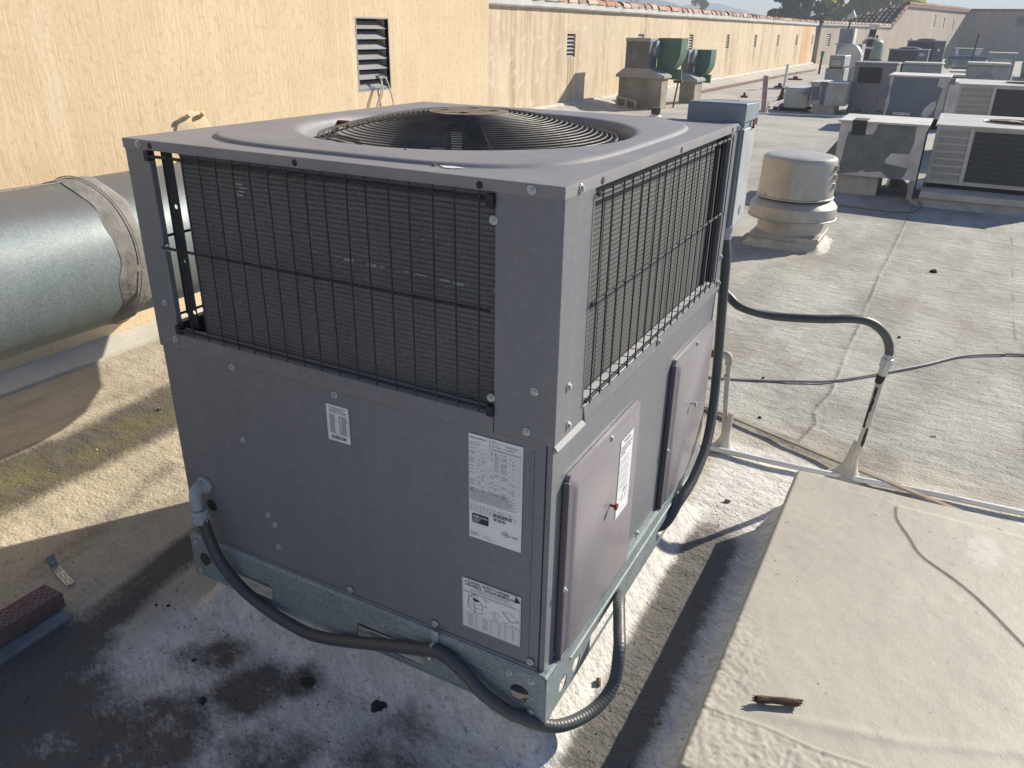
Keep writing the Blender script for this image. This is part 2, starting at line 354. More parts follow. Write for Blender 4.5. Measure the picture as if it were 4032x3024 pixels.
V = _n(nt, 'ShaderNodeTexCoord').outputs['Object']
at = lambda n: _n(nt, 'ShaderNodeAttribute', attribute_name=n).outputs['Fac']
sand = mixc(nt, ramp(nt, noise(nt, V, 3.5, 6, .65), .35, .65), (.50, .455, .35), (.40, .365, .285))
sand = mixc(nt, mulv(nt, ramp(nt, noise(nt, V, 95, 3, .6), .5, .68), .5), sand, (.24, .195, .14))
sand = mixc(nt, mulv(nt, ramp(nt, noise(nt, V, 1, 5, .6, (5.5, 1.1, 1)), .5, .68), .55), sand, (.25, .21, .165))
wht = mixc(nt, ramp(nt, noise(nt, V, 9, 6, .65), .35, .68), (.70, .68, .635), (.54, .53, .50))
mp0 = _n(nt, 'ShaderNodeMapping'); mp0.inputs['Rotation'].default_value = (0, 0, .6); nt.links.new(V, mp0.inputs[0])
wht = mixc(nt, mulv(nt, ramp(nt, noise(nt, mp0.outputs[0], 1, 5, .75, (14, 70, 18)), .46, .62), .55), wht, (.36, .35, .335))
wht = mixc(nt, mulv(nt, ramp(nt, noise(nt, V, 70, 4, .7), .56, .66), .55), wht, (.16, .15, .14))
gra = mixc(nt, ramp(nt, noise(nt, V, 2.6, 7, .7, (1, .5, 1)), .40, .60), (.425, .415, .37), (.275, .265, .235))
gra = mixc(nt, mulv(nt, ramp(nt, noise(nt, V, 60, 4, .8), .50, .64), .5), gra, (.15, .145, .13))
gra = mixc(nt, mulv(nt, ramp(nt, noise(nt, V, .9, 6, .7), .56, .75), .35), gra, (.50, .50, .48))
gra = mixc(nt, mulv(nt, ramp(nt, noise(nt, V, 1.3, 5, .7), .54, .70), .4), gra, (.27, .225, .195))
far = mixc(nt, ramp(nt, noise(nt, V, 1, 5, .65, (.7, 2.2, 1)), .4, .6), (.45, .43, .38), (.33, .315, .285))
c = mixc(nt, at('white'), sand, wht); c = mixc(nt, at('gran'), c, gra); c = mixc(nt, at('far'), c, far)
def addv(a, b, k):
    q = _n(nt, 'ShaderNodeMath', operation='MULTIPLY_ADD'); nt.links.new(b, q.inputs[0]); q.inputs[1].default_value = k; nt.links.new(a, q.inputs[2]); return q.outputs[0]
dsum = addv(addv(at('dirt'), noise(nt, V, 1, 5, .75, (45, 85, 45)), .9), noise(nt, V, 150, 3, .7), .55)
mp = _n(nt, 'ShaderNodeMapping'); mp.inputs['Rotation'].default_value = (0, 0, .55); nt.links.new(V, mp.inputs[0])
strk = noise(nt, mp.outputs[0], 1, 5, .75, (22, 130, 30))
dsum = addv(dsum, strk, .8)
dm = mulv(nt, mulv(nt, ramp(nt, dsum, 1.22, 2.0), ramp(nt, at('dirt'), .02, .25)), .9)
c = mixc(nt, dm, c, (.062, .056, .05)); c = mixc(nt, mulv(nt, at('green'), .55), c, (.13, .125, .05))
nt.links.new(c, bs.inputs['Base Color']); bs.inputs['Roughness'].default_value = .88
b1 = _n(nt, 'ShaderNodeBump'); b1.inputs['Distance'].default_value = .005; nt.links.new(noise(nt, V, 85, 3, .6), b1.inputs['Height'])
b2 = _n(nt, 'ShaderNodeBump'); b2.inputs['Distance'].default_value = .012; nt.links.new(noise(nt, V, 1, 3, .5, (9, 17, 9)), b2.inputs['Height'])
nt.links.new(b1.outputs[0], b2.inputs['Normal']); nt.links.new(b2.outputs[0], bs.inputs['Normal'])
roof.data.materials.append(M)
GROUNDM = mat('distant ground', (.13, .13, .10), (.09, .10, .07), rough=.95, nscale=.02)
part('ground', box(-1190, 1190, -1190, 1190, -6.1, -6.0), GROUNDM, None, kind='structure')

# ------------------------------------------------------------------ walls
def yz(x):                                # plate in the YZ plane at x
    return lambda c: Vector((x+c.z, c.x, c.y))
def louver(wall, P0, ud, w, z0, z1, depth, n, framed=False):
    # P0: xy of the left end on the wall's face, ud: unit vector along the wall, normal to the right
    nx = Vector((ud[1], -ud[0])); 
    def P(u, d, z): return (P0[0]+ud[0]*u+nx.x*d, P0[1]+ud[1]*u+nx.y*d, z)
    lv = MB(); lv.add([P(0, -depth, z0), P(w, -depth, z0), P(w, -depth, z1), P(0, -depth, z1)], [(0, 1, 2, 3)])
    lo = part('louver', lv, DARK, wall)
    sp = (z1-z0)/n; t = sp*.09
    for i in range(n):
        a = z0+sp*i+sp*.02; b = a+sp*.66
        q = MB().add([P(.003, -.012, a), P(w-.003, -.012, a), P(w-.003, -depth*.8, b), P(.003, -depth*.8, b),
                      P(.003, -.012, a+t), P(w-.003, -.012, a+t), P(w-.003, -depth*.8, b+t), P(.003, -depth*.8, b+t)],
                     [(0, 1, 2, 3), (4, 5, 6, 7), (0, 1, 5, 4), (1, 2, 6, 5), (2, 3, 7, 6), (3, 0, 4, 7)])
        part('louver_slat', q, LOUV, lo)
    if framed:
        f = MB(); e = .010
        for (u0, u1, a, b) in ((-e, 0, z0-e, z1+e), (w, w+e, z0-e, z1+e), (0, w, z0-e, z0), (0, w, z1, z1+e)):
            f.add([P(u, d, z) for d in (-.03, .002) for (u, z) in ((u0, a), (u1, a), (u1, b), (u0, b))],
                  [(0, 1, 2, 3), (4, 5, 6, 7), (0, 1, 5, 4), (1, 2, 6, 5), (2, 3, 7, 6), (3, 0, 4, 7)])
        part('louver_frame', f, LOUV, lo)
nw = thing('stucco_wall', 'tall near ochre stucco wall with one large grey louver, behind the round steel duct', 'wall', (-3.25, 0, G))
LW = (3.557, 3.925, 1.03, 1.50)
part('wall_face', holed([(-7, -.25), (5.415, -.25), (5.415, 3.6), (-7, 3.6)], [[(LW[0], LW[2]), (LW[1], LW[2]), (LW[1], LW[3]), (LW[0], LW[3])]], .2, yz(-3.35)), WALLM, nw)
part('wall_return', box(-7.05, -3.452, 5.215, 5.413, -.25, 3.6), WALLM, nw)
louver(nw, (-3.25, LW[0]), (0, 1), LW[1]-LW[0], LW[2], LW[3], .1, 7, True)
fl = MB(); n = 60
for j in range(n):
    y0 = -7+12.4*j/n; y1 = -7+12.4*(j+1)/n
    fl.add([(-3.082, y0, G+.001), (-3.082, y1, G+.001), (-3.080, y1, G+.016), (-3.080, y0, G+.016), (-3.247, y1, -.104), (-3.247, y0, -.104), (-3.247, y1, G), (-3.247, y0, G)],
           [(0, 1, 2, 3), (3, 2, 4, 5), (5, 4, 6, 7)])
part('base_flashing', fl, FLASHM, nw)
cur = MB()
for dy, dx in ((0, .0), (.02, .02)):
    cur.tube(spline([(-3.3, 3.80, 1.12), (-3.23, 3.78, 1.10), (-3.20, 3.74+dx, 1.02), (-3.2, 3.68+dy, .92), (-3.18, 3.60, .80)]), .005, 6)
cur.tube(spline([(-3.3, 3.83, 1.12), (-3.22, 3.82, 1.11), (-3.2, 3.86, 1.0), (-3.2, 3.90, .86), (-3.2, 3.95, .7)]), .005, 6)
solo('hanging_wires', cur, mat('pale wires', (.5, .48, .44), rough=.6), 'thin pale wires hanging out of the large near wall louver', 'wires')
mb = MB(); mb.lathe((-3.25, 2.03, .86), [(.14, 0), (.13, .012), (.09, .02), (0, .022)], 24, 'x')
for dy in (-.05, .05): mb.tube([(-3.24, 2.03+dy, .965), (-3.2, 2.03+dy, .99)], .012, 8)
solo('stucco_patch', mb, WALLM, 'round raised patch with two stubs on the near wall just above the unit', 'wall patch')

fwall = thing('long_stucco_wall', 'long streaked ochre stucco wall with tile coping and a row of small louvers', 'wall', (-6.8, 5.4, G))
LY = [14.86, 19.1, 23.45, 27.75, 31.95, 36.25, 40.6, 45.1]
hl = [[(y, .915), (y+.42, .915), (y+.42, 1.36), (y, 1.36)] for y in LY]
part('wall_face', holed([(5.4, -.25), (46.29, -.25), (46.29, 1.88), (5.4, 1.88)], hl, .24, yz(-6.92)), WALLF, fwall)
for y in LY: louver(fwall, (-6.8, y), (0, 1), .42, .915, 1.36, .1, 6)
# orange rust-washed strip near the wall's far end
part('rust_stain_patch', box(-6.8, -6.796, 42.2, 44.6, -.1, 1.85), mat('rust-washed stucco', (.50, .29, .13), (.55, .36, .2), rough=.9, nscale=.7, streak=.7, streakcol=(.58, .42, .26), ssc=(3, 3, .2)), fwall)
fl = MB(); n = 80; prof = [(-6.25, G+.001), (-6.5, G+.03), (-6.66, G+.08), (-6.70, G+.16), (-6.72, G+.19), (-6.797, G+.20)]
for j in range(n):
    y0 = 5.42+40.8*j/n; y1 = 5.42+40.8*(j+1)/n
    for (xa, za), (xb, zb) in zip(prof[:-1], prof[1:]): fl.add([(xa, y0, za), (xa, y1, za), (xb, y1, zb), (xb, y0, zb)], [(0, 1, 2, 3)])
part('base_flashing', fl, OLDWHITE, fwall)
def gutter_mesh(L):                       # along +y, local; open metal gutter with a rolled lip and joint straps
    g = MB(); P = [(-.02, .02), (.0, .0), (.06, .0), (.085, .03), (.09, .13), (.10, .145), (.085, .15), (.02, .15)]
    n = len(P); seglen = 2.45; k = 0; y = 0
    while y < L:
        y1 = min(L, y+seglen); dz = .004*(k % 2)
        g.add([(a, y, b+dz) for a, b in P]+[(a, y1-.006, b+dz) for a, b in P], [(i, i+1, i+1+n, i+n) for i in range(n-1)]+[tuple(range(n)), tuple(range(n, 2*n))])
        y = y1; k += 1
    return g.mesh('gutter')
part('gutter', gutter_mesh(40.8), GUTTER, fwall, at=(-6.8, 5.45, 1.80))
def barrel(L, r0, r1, n=8):               # half-round tile lying along +y, wide end at y = 0
    b = MB(); t = .018
    for (y, r) in ((0, r1), (L, r0)):
        for rr in (r, r-t):
            for i in range(n+1): a = math.pi*i/n; b.v.append((rr*math.cos(a), y, rr*math.sin(a)*.85))
    k = n+1
    for i in range(n):
        b.f += [(i, i+1, 2*k+i+1, 2*k+i), (k+i, 3*k+i, 3*k+i+1, k+i+1), (i, k+i, k+i+1, i+1), (2*k+i, 2*k+i+1, 3*k+i+1, 3*k+i)]
    b.f += [(0, 2*k, 3*k, k), (n, k+n, 3*k+n, 2*k+n)]
    return b.mesh('tile', 40)
TM = [barrel(.56, .115, .15) for _ in TILES]
for me, t in zip(TM, TILES): me.materials.append(t)
tn = 80
for i in range(tn):
    k = random.choices(range(4), (4, 3, 2, 4))[0]
    part('tile', TM[k], None, fwall, at=(-6.83+random.uniform(-.01, .01), 5.5+i*.508, 1.93+random.uniform(-.006, .006)), rot=(random.uniform(-.01, .05), random.uniform(-.06, .06), random.uniform(-.05, .05)))
ln = MB().box(-7.3, -6.99, 5.4, 46.3, 1.84, 1.90); part('back_coping', ln, TILES[2], fwall)

# angled far wall with a raised gable and hip roof
A0 = Vector((-6.6, 46.3)); A1 = Vector((-.19, 75.0)); ad = (A1-A0).normalized(); an = Vector((ad.y, -ad.x)); AL = (A1-A0).length
def ap(c): q = A0+ad*c.x+an*(c.z-.15); return Vector((q.x, q.y, c.y))
def along(y): return (y-46.3)/ad.y
gw = thing('gabled_stucco_wall', 'greyer far stucco wall stepping up under a tiled hip roof, behind the green tank', 'wall', (A0.x, A0.y, G))
def awl(u, z0, h, w=.5): return [(u, z0), (u+w, z0), (u+w, z0+h), (u, z0+h)]
AW = [(1.0, .80, .62, .55), (7.2, .72, .66, .6), (15.6, .45, .78, .6), (20.2, 1.95, .78, .5), (22.6, 1.85, .76, .5), (25.2, 1.75, .74, .5)]
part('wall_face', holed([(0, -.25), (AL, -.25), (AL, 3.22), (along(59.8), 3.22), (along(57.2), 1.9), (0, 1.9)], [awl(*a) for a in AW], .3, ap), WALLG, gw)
for u, z0, h, w in AW:
    q = A0+ad*u; louver(gw, (q.x, q.y), ad, w, z0, z0+h, .12, 6)
adeg = math.atan2(-ad.x, ad.y)
eu = along(57.2)
part('gutter', gutter_mesh(eu), GUTTER, gw, at=(A0.x, A0.y, 1.82), rot=(0, 0, adeg))
for i in range(int(eu/.52)):
    q = A0+ad*(i*.52+.02)-an*.03; k = random.choice((0, 1, 3)); part('tile', TM[k], None, gw, at=(q.x, q.y, 1.95), rot=(0, 0, adeg))
def rake_q(u, d, z): q = A0+ad*u+an*d; return (q.x, q.y, z)
ru0, ru1 = along(57.2), along(59.8)
tr = MB()
for (a, b) in (((ru0, 1.9), (ru1, 3.22)), ((ru1, 3.22), (AL, 3.22))):
    tr.add([rake_q(a[0], .0, a[1]-.16), rake_q(b[0], .0, b[1]-.16), rake_q(b[0], .0, b[1]+.04), rake_q(a[0], .0, a[1]+.04),
            rake_q(a[0], .1, a[1]-.14), rake_q(b[0], .1, b[1]-.14), rake_q(b[0], .1, b[1]+.05), rake_q(a[0], .1, a[1]+.05)],
           [(0, 1, 2, 3), (4, 5, 6, 7), (0, 1, 5, 4), (1, 2, 6, 5), (2, 3, 7, 6), (3, 0, 4, 7)])
part('rake_trim', tr, mat('red-brown trim', (.22, .12, .09), rough=.7), gw)
for i in range(int((AL-ru1)/.55)):
    q = rake_q(ru1+i*.55, -.02, 3.27); part('tile', TM[random.choice((0, 2, 3))], None, gw, at=q, rot=(0, 0, adeg))
rl = math.hypot(2.6/ad.y, 1.32)
for i in range(int(rl/.5)):
    t = i*.5/rl; q = rake_q(ru0+(ru1-ru0)*t, .0, 1.95+1.32*t)
    part('tile', TM[2], None, gw, at=q, rot=(math.atan2(1.32, 2.66), 0, adeg))
# sloping tiled face behind the rake: columns of tiles running up the slope, clipped along the hip
hp = thing('hip_roof', 'dark tiled hip roof rising behind the far gabled wall, beside the trees', 'roof', (-5.6, 57.2, 1.9))
ft = [barrel(.52, .11, .145) for _ in DTILES]
for me, t in zip(ft, DTILES): me.materials.append(t)
slope = math.atan2(1.32, 2.66); NC = 13
und = MB().add([rake_q(ru0, -.06, 1.86), rake_q(ru1, -.06, 3.18), rake_q(ru0, -4.2, 1.86), rake_q(ru1+4, -.06, 3.16), rake_q(ru1+4, -4.2, 1.8)], [(0, 1, 2), (1, 3, 4, 2)])
part('roof_deck', und, DTILES[2], hp)
for cidx in range(NC):
    d = -.2-.31*cidx; top = 1-cidx/NC
    for r in range(int(top*rl/.44+.5)):
        t = r*.44/rl
        if t > top: break
        q = rake_q(ru0+(ru1-ru0)*t, d, 1.90+1.32*t+random.uniform(0, .02))
        part('tile', ft[random.choices((0, 1, 2), (5, 3, 2))[0]], None, hp, at=q, rot=(slope, 0, adeg+random.uniform(-.05, .05)))
ew = thing('end_wall', 'shaded stucco end wall closing the far end of the roof at the right', 'wall', (6, 75, G))
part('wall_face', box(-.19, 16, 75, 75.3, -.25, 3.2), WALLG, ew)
part('coping', box(-.15, 16, 74.9, 75.25, 3.2, 3.36), TILES[2], ew)
part('wall_panel', box(3.1, 4.6, 74.93, 75.0, 2.2, 2.85), mat('grey wall panel', (.22, .20, .20), rough=.8), ew)

# ------------------------------------------------------------------ hills and trees beyond
def ridge(name, pts, y, depth, ma):
    mb = MB(); n = len(pts)
    for j, (x, z) in enumerate(pts): mb.v += [(x*(1-.0), y-depth*.5, -6), (x, y, z), (x*1.05, y+depth, z*.6)]
    for j in range(n-1): mb.f += [(3*j, 3*j+3, 3*j+4, 3*j+1), (3*j+1, 3*j+4, 3*j+5, 3*j+2)]
    o = part(name, mb.mesh(name, 60), ma, None, kind='structure'); return o
HILL = mat('hazy scrub hill', (.13, .17, .18), (.10, .14, .15), rough=1, nscale=.03)  # distant haze put into the blue-green of the hill
def rpts(ctrl, n=60):
    X = np.array([c[0] for c in ctrl]); Z = np.array([c[1] for c in ctrl]); xx = np.linspace(X[0], X[-1], n)
    return [(float(a), float(b)+.8*(float(fbm(np.array(a*.3), np.array(3.)))-.5)) for a, b in zip(xx, np.interp(xx, X, Z))]
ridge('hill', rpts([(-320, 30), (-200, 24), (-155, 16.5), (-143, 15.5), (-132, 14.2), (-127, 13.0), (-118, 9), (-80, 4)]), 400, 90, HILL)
ridge('hill', rpts([(-190, 3), (-172, 12), (-160, 15.6), (-148, 17.2), (-138, 16.6), (-128, 14.2), (-119, 12.0), (-110, 9), (-60, 5), (60, 5)]), 520, 90, mat('far haze-blue hill', (.20, .25, .28), (.17, .22, .25), rough=1, nscale=.02))  # farther ridge, with more haze put into its colour
def tree(label, x, y, base, h, rad, ma, nleaf, seed, ls=.20, clumps=60):
    R_ = random.Random(seed); t = thing('tree', label, 'tree', (x, y, base), 'trees beyond the wall')
    tb = MB().tube([(x, y, base), (x+.1, y, base+h*.4), (x-.1, y, base+h*.75)], [.3, .22, .08], 8)
    for k in range(7):
        a = R_.uniform(0, 6.28); z0 = base+h*R_.uniform(.35, .6)
        tb.tube([(x, y, z0), (x+math.cos(a)*rad*.4, y+math.sin(a)*rad*.4, z0+h*.16), (x+math.cos(a)*rad*.75, y+math.sin(a)*rad*.75, z0+h*.25)], [.12, .07, .03], 6)
    part('trunk', tb, BARK, t)
    mb = MB(); C = []
    for k in range(clumps):
        a = R_.uniform(0, 6.28); rr = rad*math.sqrt(R_.random())*.9; zz = base+h*(.68+.30*R_.uniform(-1, 1)*math.sqrt(max(0, 1-(rr/rad)**2)))
        C.append((x+rr*math.cos(a), y+rr*math.sin(a), zz, rad*R_.uniform(.14, .30)))
    for k in range(nleaf):
        cx, cy, cz, cr = R_.choice(C)
        v = Vector((R_.gauss(0, 1), R_.gauss(0, 1), R_.gauss(0, .8))).normalized()*cr*(R_.random()**.4)
        p = Vector((cx, cy, cz))+v; nrm = Vector((R_.gauss(0, 1), R_.gauss(0, 1), R_.gauss(0, 1))).normalized()
        u = nrm.orthogonal().normalized(); w = nrm.cross(u); l = ls*R_.uniform(.6, 1.3)
        o = len(mb.v); mb.v += [tuple(p-u*l), tuple(p+w*l*.5), tuple(p+u*l), tuple(p-w*l*.5)]; mb.f.append((o, o+1, o+2, o+3))
    me = bpy.data.meshes.new('crown'); me.from_pydata(mb.v, [], mb.f); me.materials.append(ma)
    part('crown', me, None, t)
LD = leafmat('dark foliage', (.03, .055, .03), (.05, .08, .04), (.04, .07, .02))
LY_ = leafmat('yellow green foliage', (.17, .19, .045), (.10, .13, .03), (.62, .60, .09))
tree('large dark evergreen tree behind the long wall, left of the hip roof', -15.2, 90, -6, 14.5, 3.3, LD, 26000, 3)
tree('sunlit yellow-green tree between the dark evergreen and the hip roof', -12.4, 104, -6, 15.2, 3.4, LY_, 22000, 4)
tree('yellow-green tree crown just above the hip roof', -8.2, 106, -6, 15.4, 3.2, LY_, 22000, 8)
tree('small dark tree low on the skyline at the left foot of the evergreen', -18.6, 96, -6, 10.3, 1.7, LD, 6000, 9, clumps=26)
tree('distant tree poking above the coping in front of the blue hill', -46, 160, -6, 13.2, 2.6, LD, 3000, 11, clumps=20)
tree('distant tree on the shoulder of the left hill', -66, 180, -6, 18.0, 2.4, LD, 3000, 12, clumps=20)


# ------------------------------------------------------------------ packaged rooftop unit (origin: underside of rails at the near corner)
UW, UD = 1.11, 1.215
U = thing('rooftop_air_conditioner', 'large taupe packaged air conditioner with wire-guarded coils, white stickers and top fan, filling the foreground', 'air conditioner', (-.555, .607, 0))
xz = lambda y: (lambda c: Vector((c.x, y+c.z, c.y)))
zz = lambda x: (lambda c: Vector((x+c.z, c.x, c.y)))
SEAM, TOP, SK = .712, 1.215, 1.193
# lower casing
part('front_panel', box(-1.110, -.0155, .001, .022, .128, SEAM), UNIT, U, bevel=.002)
part('side_panel', MB().prism([(-.0125, .0), (0, .0), (0, UD), (-.018, UD), (-.018, .018), (-.0125, .018)], .128, SEAM), UNIT, U, bevel=.0022)
part('back_panel', box(-1.108, -.02, UD-.02, UD-.001, .128, SEAM), UNIT, U)
part('left_panel', box(-1.110, -1.092, .023, UD-.021, .128, SEAM), UNIT, U)
part('deck', box(-1.09, -.02, .024, UD-.022, .70, .712), DARK, U)
part('bottom_pan', box(-1.10, -.01, .01, UD-.01, .118, .128), GALV, U)
part('panel_lip', box(-1.108, -.016, -.003, .001, .128, .134), UNIT, U, bevel=.001)
part('panel_crease', box(-.0675+.022, -.0400, -.0015, .001, .16, .69), UNIT, U, bevel=.001)
# upper frame
part('corner_post', MB().prism([(-.133, -.004), (.004, -.004), (.004, .135), (-.016, .135), (-.016, .016), (-.133, .016)], SEAM-.002, TOP-.012), UNIT, U, bevel=.003)
part('corner_post', MB().prism([(-1.113, -.004), (-1.035, -.004), (-1.035, .014), (-1.095, .014), (-1.095, .05), (-1.113, .05)], SEAM-.008, TOP-.012), UNIT, U, bevel=.003)
part('corner_post', MB().prism([(.003, 1.148), (.003, UD+.002), (-.05, UD+.002), (-.05, 1.198), (-.014, 1.198), (-.014, 1.148)], SEAM-.002, TOP-.012), UNIT, U, bevel=.003)
part('corner_post', box(-1.112, -1.06, UD-.05, UD, SEAM, TOP-.012), UNIT, U, bevel=.003)
sl_ = MB().prism([(-.006, SEAM-.004), (-.004, SEAM+.035), (.02, SEAM+.047), (.02, SEAM-.004)], -1.034, -.134, 'x')
part('sill', sl_, UNIT, U, bevel=.002)
part('sill', MB().prism([(.009, SEAM-.004), (.004, SEAM+.03), (-.02, SEAM+.042), (-.02, SEAM-.004)], .1355, 1.2155, 'y'), UNIT, U, bevel=.002)
part('seam_flange', MB().prism([(.004, SEAM+.002), (.012, SEAM-.008), (.010, SEAM-.011), (.002, SEAM-.003)], -.003, .135, 'y'), UNIT, U)
part('sill', box(-1.11, -1.09, .05, UD-.05, SEAM, SEAM+.04), UNIT, U)
# dark angle with punched holes in the open gap at the left, and the gap post at the right face's far end
part('coil_bracket', holed([(-1.030, .735), (-.997, .735), (-.999, 1.195), (-1.032, 1.195)], [circ(-1.012, 1.062, .006, 12), circ(-1.006, .80, .006, 12), circ(-1.012, .93, .004, 10)], .002, xz(.03)), mat('dark bracket', (.03, .032, .038), rough=.6), U)
part('coil_bracket', box(-.035, -.012, 1.085, 1.098, .73, 1.2), DARK, U)
# condenser coils: corrugated fin packs
def coil(u0, u1, z0, z1, fn, n=44, dp=.0028):
    b = MB(); h = (z1-z0)/n; f0 = fn; fn = lambda u, d, z: f0(u, dp if d == .0035 else d, z)
    for i in range(n):
        z = z0+h*i
        b.add([fn(u0, .0035, z), fn(u1, .0035, z), fn(u1, 0, z+h*.35), fn(u0, 0, z+h*.35), fn(u1, 0, z+h*.7), fn(u0, 0, z+h*.7), fn(u1, .0035, z+h), fn(u0, .0035, z+h)],
              [(0, 1, 2, 3), (3, 2, 4, 5), (5, 4, 6, 7)])
    b.add([fn(u0, .05, z0), fn(u1, .05, z0), fn(u1, .05, z1), fn(u0, .05, z1), fn(u0, .006, z0), fn(u0, .006, z1), fn(u1, .006, z0), fn(u1, .006, z1)], [(0, 1, 2, 3), (0, 3, 5, 4), (1, 2, 7, 6)])
    return b.mesh('coil', 10)
part('coil', coil(-.968, -.02, .73, 1.2, lambda u, d, z: (u, .024+d, z)), COILM, U)
part('coil', coil(.03, 1.088, .73, 1.2, lambda u, d, z: (-.022-d, u, z), dp=.0008), mat('olive coil fins', (.072, .075, .074), (.056, .058, .058), rough=.65, nscale=3, streak=.4, streakcol=(.055, .058, .056), ssc=(34, 34, .7), speck=.45, speckscale=170, speckcol=(.10, .10, .095), bump=.001, bscale=260), U)
part('coil', coil(-1.08, -.03, .73, 1.2, lambda u, d, z: (u, UD-.024-d, z)), COILM, U)
part('coil', coil(.22, UD-.05, .73, 1.2, lambda u, d, z: (-UW+.02+d, u, z)), COILM, U)
BF = mat('bent bright fins', (.28, .285, .29), rough=.5)
for z, u in ((1.135, -.80), (1.128, -.79), (1.12, -.795), (1.112, -.80)): part('bent_fin', box(u, u+.02, .0225, .0238, z, z+.004), BF, U)
for k in range(16):
    if k % 3 != 1: part('bent_fin', box(-.60+k*.030, -.585+k*.030+random.uniform(0, .012), .0225, .0238, 1.012-.001*k+random.uniform(-.003, .003), 1.0155-.001*k), BF, U)
# wire guards
vw = MB().tube([(0, 0, .007), (0, 0, .447)], .0017, 6).mesh('guard_wire'); vw.materials.append(WIRE)
for k in range(17): part('guard_wire', vw, None, U, at=(-.966+.0504*k+random.uniform(-.001, .001), -.0165, .748), rot=(random.uniform(-.006, .003), random.uniform(-.006, .006), 0))
hwf = MB()
hw = MB().tube([(-1.033, -.010, 0), (-.14, -.010, 0)], .0036, 8).mesh('guard_wire'); hw.materials.append(WIRE)
for z in (1.181, .970, .764): part('guard_wire', hw, None, U, at=(0, 0, z))
for k in range(19): part('guard_wire', vw, None, U, at=(.0140, .143+.0541*k+random.uniform(-.001, .001), .744), rot=(random.uniform(-.006, .006), random.uniform(-.003, .006), 0))
hw2 = MB().tube([(.0095, .132, 0), (.0095, 1.132, 0)], .0036, 8).mesh('guard_wire'); hw2.materials.append(WIRE)
for z in (1.181, .968, .757): part('guard_wire', hw2, None, U, at=(0, 0, z))
hk = MB().box(-.007, .007, -.004, .010, -.011, .011).mesh('wire_clip'); hk.materials.append(WIRE)
for q in ((-1.032, -.010, 1.181), (-.139, -.010, 1.178), (-1.024, -.010, .764), (-.137, -.010, .760)): part('wire_clip', hk, None, U, at=q)
lw = MB().tube([(-1.118, .055, 0), (-1.118, 1.16, 0)], .0036, 8).mesh('guard_wire'); lw.materials.append(WIRE)
for z in (1.181, .97, .764): part('guard_wire', lw, None, U, at=(0, 0, z))
for k in range(20): part('guard_wire', vw, None, U, at=(-1.122, .10+.054*k, .748))
# lid
cx, cy = -.555, .6075
def lid_mesh():
    N = 192; ths = [2*math.pi*i/N for i in range(N)]
    ths = sorted(ths+[math.atan2(sy*(UD/2+.004), sx*(UW/2+.004)) % (2*math.pi) for sx in (1, -1) for sy in (1, -1)])
    N = len(ths); hx, hy = UW/2+.005, UD/2+.005; ea, eb, en = .500, .556, 4.0
    def rect(t, k=1.0): c, s = math.cos(t), math.sin(t); r = min(hx/abs(c) if abs(c) > 1e-9 else 9, hy/abs(s) if abs(s) > 1e-9 else 9); return r*c*k, r*s*k
    def sup(t, off): c, s = math.cos(t), math.sin(t); r = (abs(c/ea)**en+abs(s/eb)**en)**(-1/en)+off; return r*c, r*s
    rows = []
    for r, z in ((.418, 1.105), (.419, 1.16), (.420, 1.192), (.422, 1.206), (.426, 1.214), (.431, 1.2185), (.438, 1.2215), (.446, 1.2225), (.449, 1.2226)): rows.append([(r*math.cos(t), r*math.sin(t), z) for t in ths])
    rows.append([(*[a*.5+b*.5 for a, b in zip((.46*math.cos(t), .46*math.sin(t)), sup(t, -.014))], 1.2225) if False else (.5*(.46*math.cos(t)+sup(t, -.014)[0]), .5*(.46*math.sin(t)+sup(t, -.014)[1]), 1.2228) for t in ths])
    for off, z in ((-.016, 1.2226), (-.012, 1.2225), (-.007, 1.2219), (-.003, 1.2200), (.001, 1.2172), (.003, 1.2156), (.006, 1.215), (.009, 1.215)): rows.append([(*sup(t, off), z) for t in ths])
    for k, z in ((.990, 1.215), (.996, 1.215), (.9995, 1.2142), (1, 1.2125), (1, 1.193), (.997, 1.193), (.997, 1.211)): rows.append([(*rect(t, k), z) for t in ths])
    b = MB()
    for r in rows: b.v += [(cx+x, cy+y, z) for x, y, z in r]
    for j in range(len(rows)-1):
        for i in range(N): b.f.append((j*N+i, j*N+(i+1) % N, (j+1)*N+(i+1) % N, (j+1)*N+i))
    return b.mesh('lid', 35)
part('lid', lid_mesh(), LIDM, U)
# fan guard, hub, fan
fg = part('fan_guard', MB().tube([(cx+.386*math.cos(a*math.pi/48), cy+.386*math.sin(a*math.pi/48), 1.2035) for a in range(96)], .0032, 6, closed=True), GUARD, U)
def dome(r): t = 1-((r-.095)/(.386-.095)); return 1.2035+.056*(1-(1-t)**1.6)
nr = 22
for i in range(1, nr):
    r = .386-(.386-.100)*i/nr
    part('guard_ring', MB().tube([(cx+r*math.cos(a*math.pi/48), cy+r*math.sin(a*math.pi/48), dome(r)) for a in range(96)], .0019, 5, closed=True), GUARD, fg)
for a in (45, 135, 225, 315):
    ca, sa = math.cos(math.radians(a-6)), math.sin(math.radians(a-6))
    part('guard_rib', MB().tube([(cx+r*ca, cy+r*sa, dome(r)-.005) for r in np.linspace(.40, .09, 12)], .0026, 6), mat('sunlit guard rib', (.26, .25, .21), rough=.6), fg)  # sunlit look of the ribs put into their paler colour
for a in (2, 92, 182, 272):
    ca, sa = math.cos(math.radians(a)), math.sin(math.radians(a))
    part('guard_clip', MB().tube([(cx+.388*ca, cy+.388*sa, 1.204), (cx+.424*ca, cy+.424*sa, 1.204)], .009, 8), RUST if a == 182 else GUARD, fg)
